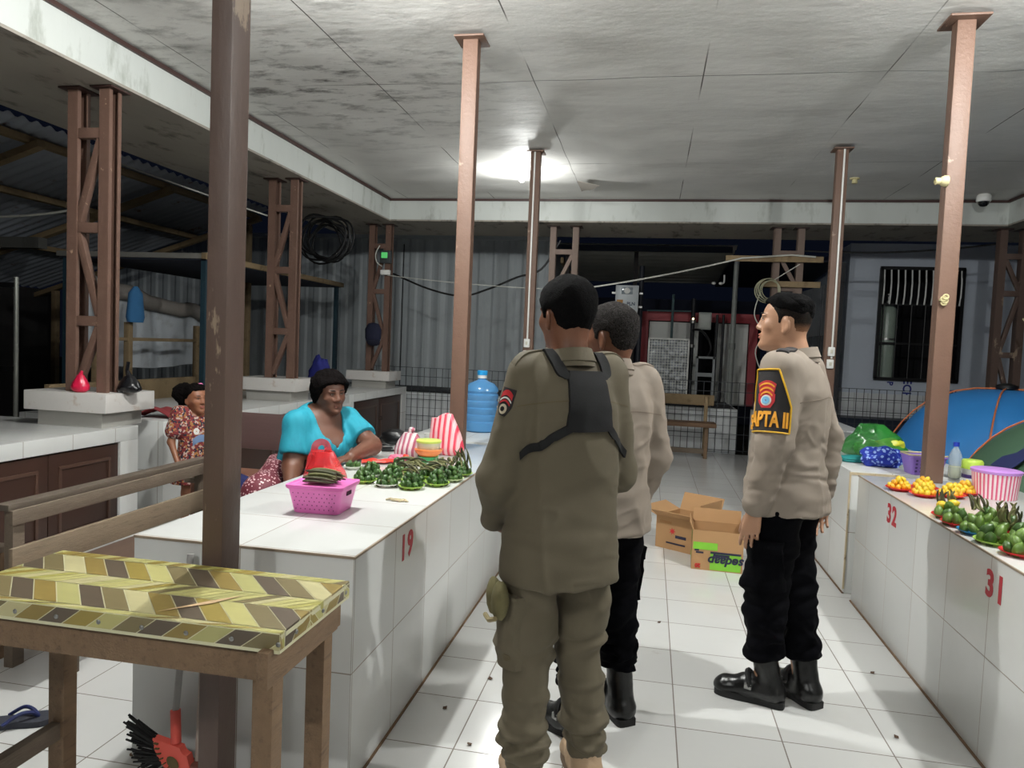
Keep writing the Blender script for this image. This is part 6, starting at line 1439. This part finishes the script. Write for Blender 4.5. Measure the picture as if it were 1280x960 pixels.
officer('young officer in taupe uniform with a black armband lettered SAMAPTA II', (.592, 3.20, 0), radians(-64), 1.735, M_skinL, M_hairB,
    lambda z: np.interp(z, [.12, .14, .16, .18, .21, .233], [.000, .002, .006, .011, .020, .028]), SHORT, 81,
    [dict(e=np.array((-.238, -.012, 1.11)), w=np.array((-.232, .05, .85)), d=(.05, .18, -1), up=(-1, -.1, 0), curl=.3, thumb=.35), dict(e=np.array((.25, -.08, 1.115)), w=np.array((.235, -.085, .86)), d=(0, .0, -1), up=(1, .3, 0), curl=.5)],
    [((-.055, .07), radians(10)), ((.075, -.055), radians(-28))], radians(11), radians(-2), .825, fade=TOPL, hoff=(0, .035), lipc=(186, 112, 96))

# ---- the seated woman ---------------------------------------------------------
WR = Vector((-2.03, 4.08, 0)); WAZ = radians(150)
t = thing('person', 'seated woman in a turquoise top leaning on the tiled counter', 'person', tuple(WR), -WAZ)
iw = XF[t.name].inverted(); W = lambda x, y, z: np.array(iw @ Vector((x, y, z)))
hipz = .655
hipL, hipR = W(-1.93, 4.12, hipz), W(-2.15, 4.06, hipz); knL, knR = W(-1.83, 3.72, .575), W(-2.09, 3.68, .59); anL, anR = W(-1.86, 3.66, .09), W(-2.14, 3.60, .09)
pel = W(-2.03, 4.10, .665); chest = W(-1.925, 4.0, .90); shL, shR = W(-1.80, 4.14, .975), W(-1.965, 3.83, .97); elL, elR = W(-1.585, 4.02, .845), W(-1.95, 3.755, .735)
wrL, wrR = W(-1.615, 3.79, .812), W(-1.88, 3.60, .665); neck = W(-1.885, 3.99, 1.0)
ho = W(-1.845, 3.985, 1.035); FAZ = radians(124); T = rotm(-(FAZ - WAZ), radians(3), radians(2)); hs = .96
F = Fld((-.62, -.36, -.01), (.62, .72, 1.31), .0055)
F.chain([pel, W(-1.99, 4.06, .72), chest], [.165, .17, .15], .05); F.ell(pel, (.19, .15, .12), None, .04)
F.chain([shR, chest + np.array([0, -.02, .05]), shL], [.07, .115, .07], .05)
for a, b, c, d in ((hipL, knL, anL, 1), (hipR, knR, anR, 1)):
    F.chain([a, b, c], [.105, .075, .042], .03); fw_ = np.array([0, 1, 0]); F.cap(c * np.array([1, 1, 0]) + np.array([0, -.03, .04]), c * np.array([1, 1, 0]) + np.array([0, .13, .03]), .036, .03, .02)
F.chain([shL, elL, wrL], [.068, .054, .033], .025); F.chain([shR, elR, wrR], [.068, .056, .034], .025)
hand(F, wrL, W(-1.66, 3.66, .80) - wrL, (0, 0, 1), -1, .95, .25, .4); hand(F, wrR, W(-1.86, 3.45, .655) - wrR, (0, 0, 1), 1, .95, .35, .4)
F.chain([chest + np.array([0, 0, .06]), neck, ho + T @ np.array([0, -.02, .05])], [.10, .078, .062], .04)
for sx, c in ((-1, W(-1.80, 3.965, .84)), (1, W(-1.865, 3.88, .84))): F.ell(c, (.085, .08, .085), None, .05)
head(F, ho, T, hs, 1.07, 1.35, 1.35, 1.1)
V, Q = F.nets(None, 1); part('body', npmesh('body', V, Q, M_skinD), t)
F = Fld((-.5, -.36, .5), (.5, .55, 1.12), .0065)
F.chain([pel + np.array([0, 0, -.03]), W(-1.99, 4.06, .72), chest], [.182, .186, .165], .05)
F.chain([shR, chest + np.array([0, -.02, .05]), shL], [.079, .127, .079], .05)
for c in (W(-1.80, 3.965, .84), W(-1.865, 3.88, .84)): F.ell(c, (.096, .092, .096), None, .06)
for s_, e_ in ((shL, elL), (shR, elR)): F.cap(s_, s_ + (e_ - s_) * .62, .078, .086, .03)
fd = np.array([sin(radians(124) - WAZ), cos(radians(124) - WAZ), 0.]); fr = np.array([fd[1], -fd[0], 0.])
c0 = neck
def neckcut(X, Y, Z):
    lx = (X - c0[0]) * fr[0] + (Y - c0[1]) * fr[1]; ly = (X - c0[0]) * fd[0] + (Y - c0[1]) * fd[1]; z = Z - c0[2]
    half = np.interp(z, [-.165, -.10, -.085, .02, .1], [.0, .058, .082, .092, .10]); d = np.abs(lx) - half
    return np.maximum(np.maximum(d, -(ly + .03)), -(z + .165))
F.put(neckcut, c0 - .3, c0 + .3, 0, 'x'); F.put(lambda X, Y, Z: np.sqrt((X - c0[0]) ** 2 + (Y - c0[1]) ** 2) - .09 + 0 * Z, c0 + np.array([-.12, -.12, -.015]), c0 + np.array([.12, .12, .2]), 0, 'x')
for s_, e_ in ((shL, elL), (shR, elR)):
    ax = (e_ - s_) / np.linalg.norm(e_ - s_); q = s_ + (e_ - s_) * .72
    F.put(lambda X, Y, Z: np.maximum(-((X - q[0]) * ax[0] + (Y - q[1]) * ax[1] + (Z - q[2]) * ax[2]), np.sqrt((X - q[0] - ax[0] * .06) ** 2 + (Y - q[1] - ax[1] * .06) ** 2 + (Z - q[2] - ax[2] * .06) ** 2) - .13), q - .22, q + .22, 0, 'x')
def wrw(P):
    d = P - W(-1.83, 3.92, .84); g_ = np.exp(-(d ** 2).sum(1) / .03)
    return .0035 * turb(P, 9, 61) + .004 * g_ * np.sin(P @ (fr * 190)) + .005 * np.exp(-((P[:, 2] - .72) / .08) ** 2) * turb(P, 16, 62, (.7, .7, 2))
V, Q = F.nets(wrw, 2); part('blouse', npmesh('blouse', V, Q, mt('turquoise_cotton', (30, 146, 168), .75, .1, 6, .2, 200, dark=(24, 122, 146), thr=(.55, .75))), t, 'turquoise top with a wide neckline')
F = Fld((-.5, -.36, .15), (.5, .72, .75), .0075)
F.ell(pel, (.215, .19, .17), None, .04)
for a, b, c in ((hipL, knL, anL), (hipR, knR, anR)): F.chain([a, b, c + np.array([0, 0, .2])], [.125, .098, .085], .06)
F.plane((0, 0, -1), (0, 0, .24)); F.plane((0, 0, 1), (0, 0, .80))
V, Q = F.nets(lambda P: .004 * turb(P, 12, 71), 2); part('skirt', npmesh('skirt', V, Q, dots_mat('maroon_dotted_cloth', (106, 38, 52), (226, 200, 200), 62, .34)), t, 'maroon skirt with pale dots')
part('waistband', G().lathe([(.19, .665), (.195, .67), (.195, .70), (.19, .705)], 30, c=(pel[0], pel[1], 0)), mt('maroon_band', (96, 34, 46), .8), t)
AF = [(-.12, .03), (-.09, .03), (-.06, .035), (-.04, .045), (-.02, .055), (.0, .075), (.03, .12), (.05, .155), (.075, .178), (.1, .19), (.14, .2)]
hair(t, ho, T, hs, M_afro, lambda z: np.interp(z, [.02, .08, .15, .2, .233], [.020, .026, .027, .032, .034]), AF, .006, .006, 'short black afro hair', 70, chub=1.05)
head_parts(ho, T, hs, t, lipc=(132, 76, 66), open_=.75)

# ---- the girl ------------------------------------------------------------------
D = standing('person', 'small girl in a red patterned dress with hair in a puff beside the brown post', (-3.17, 4.64, 0), radians(118), 1.10, M_skinK, head_az=radians(2), hs=1.32,
    arms=[dict(e=np.array((-.165, -.01, .70)), w=np.array((-.15, .10, .56))), dict(e=np.array((.165, -.01, .70)), w=np.array((.16, .09, .55)))], feet=[((-.06, .02), .1), ((.06, .02), -.1)], headkw=dict(chub=1.06, nose=.95, lips=1.15))
t = D['t']; k = D['k']
rows = [(.62, .25, .20, .20), (.8, .21, .17, .17), (1.0, .175, .14, .14), (1.15, .168, .135, .13), (1.3, .172, .12, .13), (1.38, .15, .09, .11), (1.42, .105, .07, .085)]
F = Fld((-.3, -.25, .36), (.3, .3, .96), .006)
F.stack([(a * k, b * k, c * k, d * k) for a, b, c, d in rows], k=.02, p=2.2)
for i in (0, 1): F.cap(D['sh'][i], D['sh'][i] + (np.array(D['arms'][i]['e']) - D['sh'][i]) * .62, .052, .06, .03); F.cap(D['sh'][i] * np.array([.4, 1, 1]), D['sh'][i], .045, .05, .03)
F.plane((0, 0, -1), (0, 0, .40)); F.put(lambda X, Y, Z: np.sqrt(X ** 2 + (Y - .015) ** 2) - .055 + 0 * Z, (-.08, -.08, .885), (.08, .1, 1.0), 0, 'x')
def dress_mat():
    t_ = NT('red_print_cotton'); P = t_.coords('Object'); v = t_.n('ShaderNodeTexVoronoi'); v.inputs['Scale'].default_value = 85; t_.l(P, v.inputs['Vector'])
    sp = t_.n('ShaderNodeSeparateColor'); t_.l(v.outputs['Color'], sp.inputs[0])
    c = t_.mix(t_.math('GREATER_THAN', sp.outputs[0], .72), lin((126, 44, 46)), lin((190, 168, 156))); c = t_.mix(t_.math('GREATER_THAN', sp.outputs[1], .78), c, lin((168, 116, 66))); c = t_.mix(t_.math('GREATER_THAN', sp.outputs[2], .8), c, lin((40, 40, 56)))
    t_.set(Base_Color=c, Roughness=.8); return t_.m
V, Q = F.nets(lambda P: .004 * turb(P, 16, 91, (1, 1, .4)), 2); dm = npmesh('dress', V, Q, dress_mat()); part('dress', dm, t, 'red dress with a small bright print'); BD = surf(dm)
part('print', decal(BD, lambda u, v: (Vector((-.065 + .12 * u, .6, .70 + .05 * v - .03 * (2 * u - 1) ** 2)), Vector((0, -1, 0))), 8, 4, .001, .001), mt('slate_blue_print', (112, 138, 176), .8), t, 'slate blue printed motif')
part('print', decal(BD, lambda u, v: (Vector((.03 + .02 * (.2 + .8 * v) * cos(2 * pi * u), .6, .775 + .024 * (.2 + .8 * v) * sin(2 * pi * u))), Vector((0, -1, 0))), 14, 2, .001, .001), M_white, t, 'white printed dot')
GH = [(-.12, .05), (-.09, .05), (-.05, .07), (-.02, .10), (.01, .135), (.03, .16), (.05, .178), (.075, .19), (.1, .198), (.14, .21)]
def puff(F): F.ell(D['ho'] + D['T'] @ (np.array([0.03, -.13, .15]) * D['hs']), (.085, .08, .075), None, .02); F.ell(D['ho'] + D['T'] @ (np.array([.05, -.1, .1]) * D['hs']), (.04, .05, .06), None, .02)
hair(t, D['ho'], D['T'], D['hs'], M_afro, lambda z: .009 + 0 * z, GH, .005, .006, 'black curly hair gathered in a puff', 90, extra=puff, chub=1.06)
head_parts(D['ho'], D['T'], D['hs'], t, lipc=(150, 86, 74))
for j in range(2): part('hair_bow', G().ell(tuple(D['ho'] + D['T'] @ (np.array([-.055 + .02 * j, -.03 + .02 * j, .225]) * D['hs'])), (.018, .014, .016), 10, 8), mt('pink_bow', (226, 120, 170), .6), t, 'pink hair bow')
# ================================================================== LIGHT AND CAMERA
def lamp(nm, loc, power, col=(.985, 1, .975), r=.045):
    l = bpy.data.lights.new(nm, 'POINT'); l.energy = power; l.color = col; l.shadow_soft_size = r
    o = bpy.data.objects.new(nm, l); COL.objects.link(o); o.location = loc; return o
lamp('bulb_far', (-1.5, 8.02, CZ - .21), 46)
lamp('bulb_near_left', (-1.54, 3.2, CZ - .14), 205)
lamp('bulb_near_right', (1.97, 3.2, CZ - .14), 205)
lamp('bulb_behind_left', (-1.54, -1.5, CZ - .14), 130)
lamp('bulb_behind_right', (1.97, -1.5, CZ - .14), 60)
w = bpy.data.worlds.new('night_sky'); SC.world = w; w.use_nodes = True
bg = w.node_tree.nodes['Background']; bg.inputs['Color'].default_value = (.10, .14, .30, 1); bg.inputs['Strength'].default_value = .022
cam = bpy.data.cameras.new('camera'); co = bpy.data.objects.new('camera', cam); COL.objects.link(co); SC.camera = co
cam.sensor_fit = 'HORIZONTAL'; cam.sensor_width = 36; cam.lens = 904.98 / 1280 * 36; cam.clip_start = .05; cam.clip_end = 200
yaw, pit, rol = -.186841172, -.0530343509, .0411564965
fw = Vector((sin(yaw) * cos(pit), cos(yaw) * cos(pit), sin(pit))); rt = Vector((cos(yaw), -sin(yaw), 0)); up = rt.cross(fw)
r2_ = rt * cos(rol) + up * sin(rol); u2_ = up * cos(rol) - rt * sin(rol)
co.matrix_world = Matrix((r2_, u2_, -fw)).transposed().to_4x4(); co.location = (0, 0, 1.47)
SC.view_settings.view_transform = 'Standard'; SC.view_settings.look = 'None'; SC.view_settings.exposure = 0.0; SC.view_settings.gamma = 1.0
SC.view_settings.use_curve_mapping = False
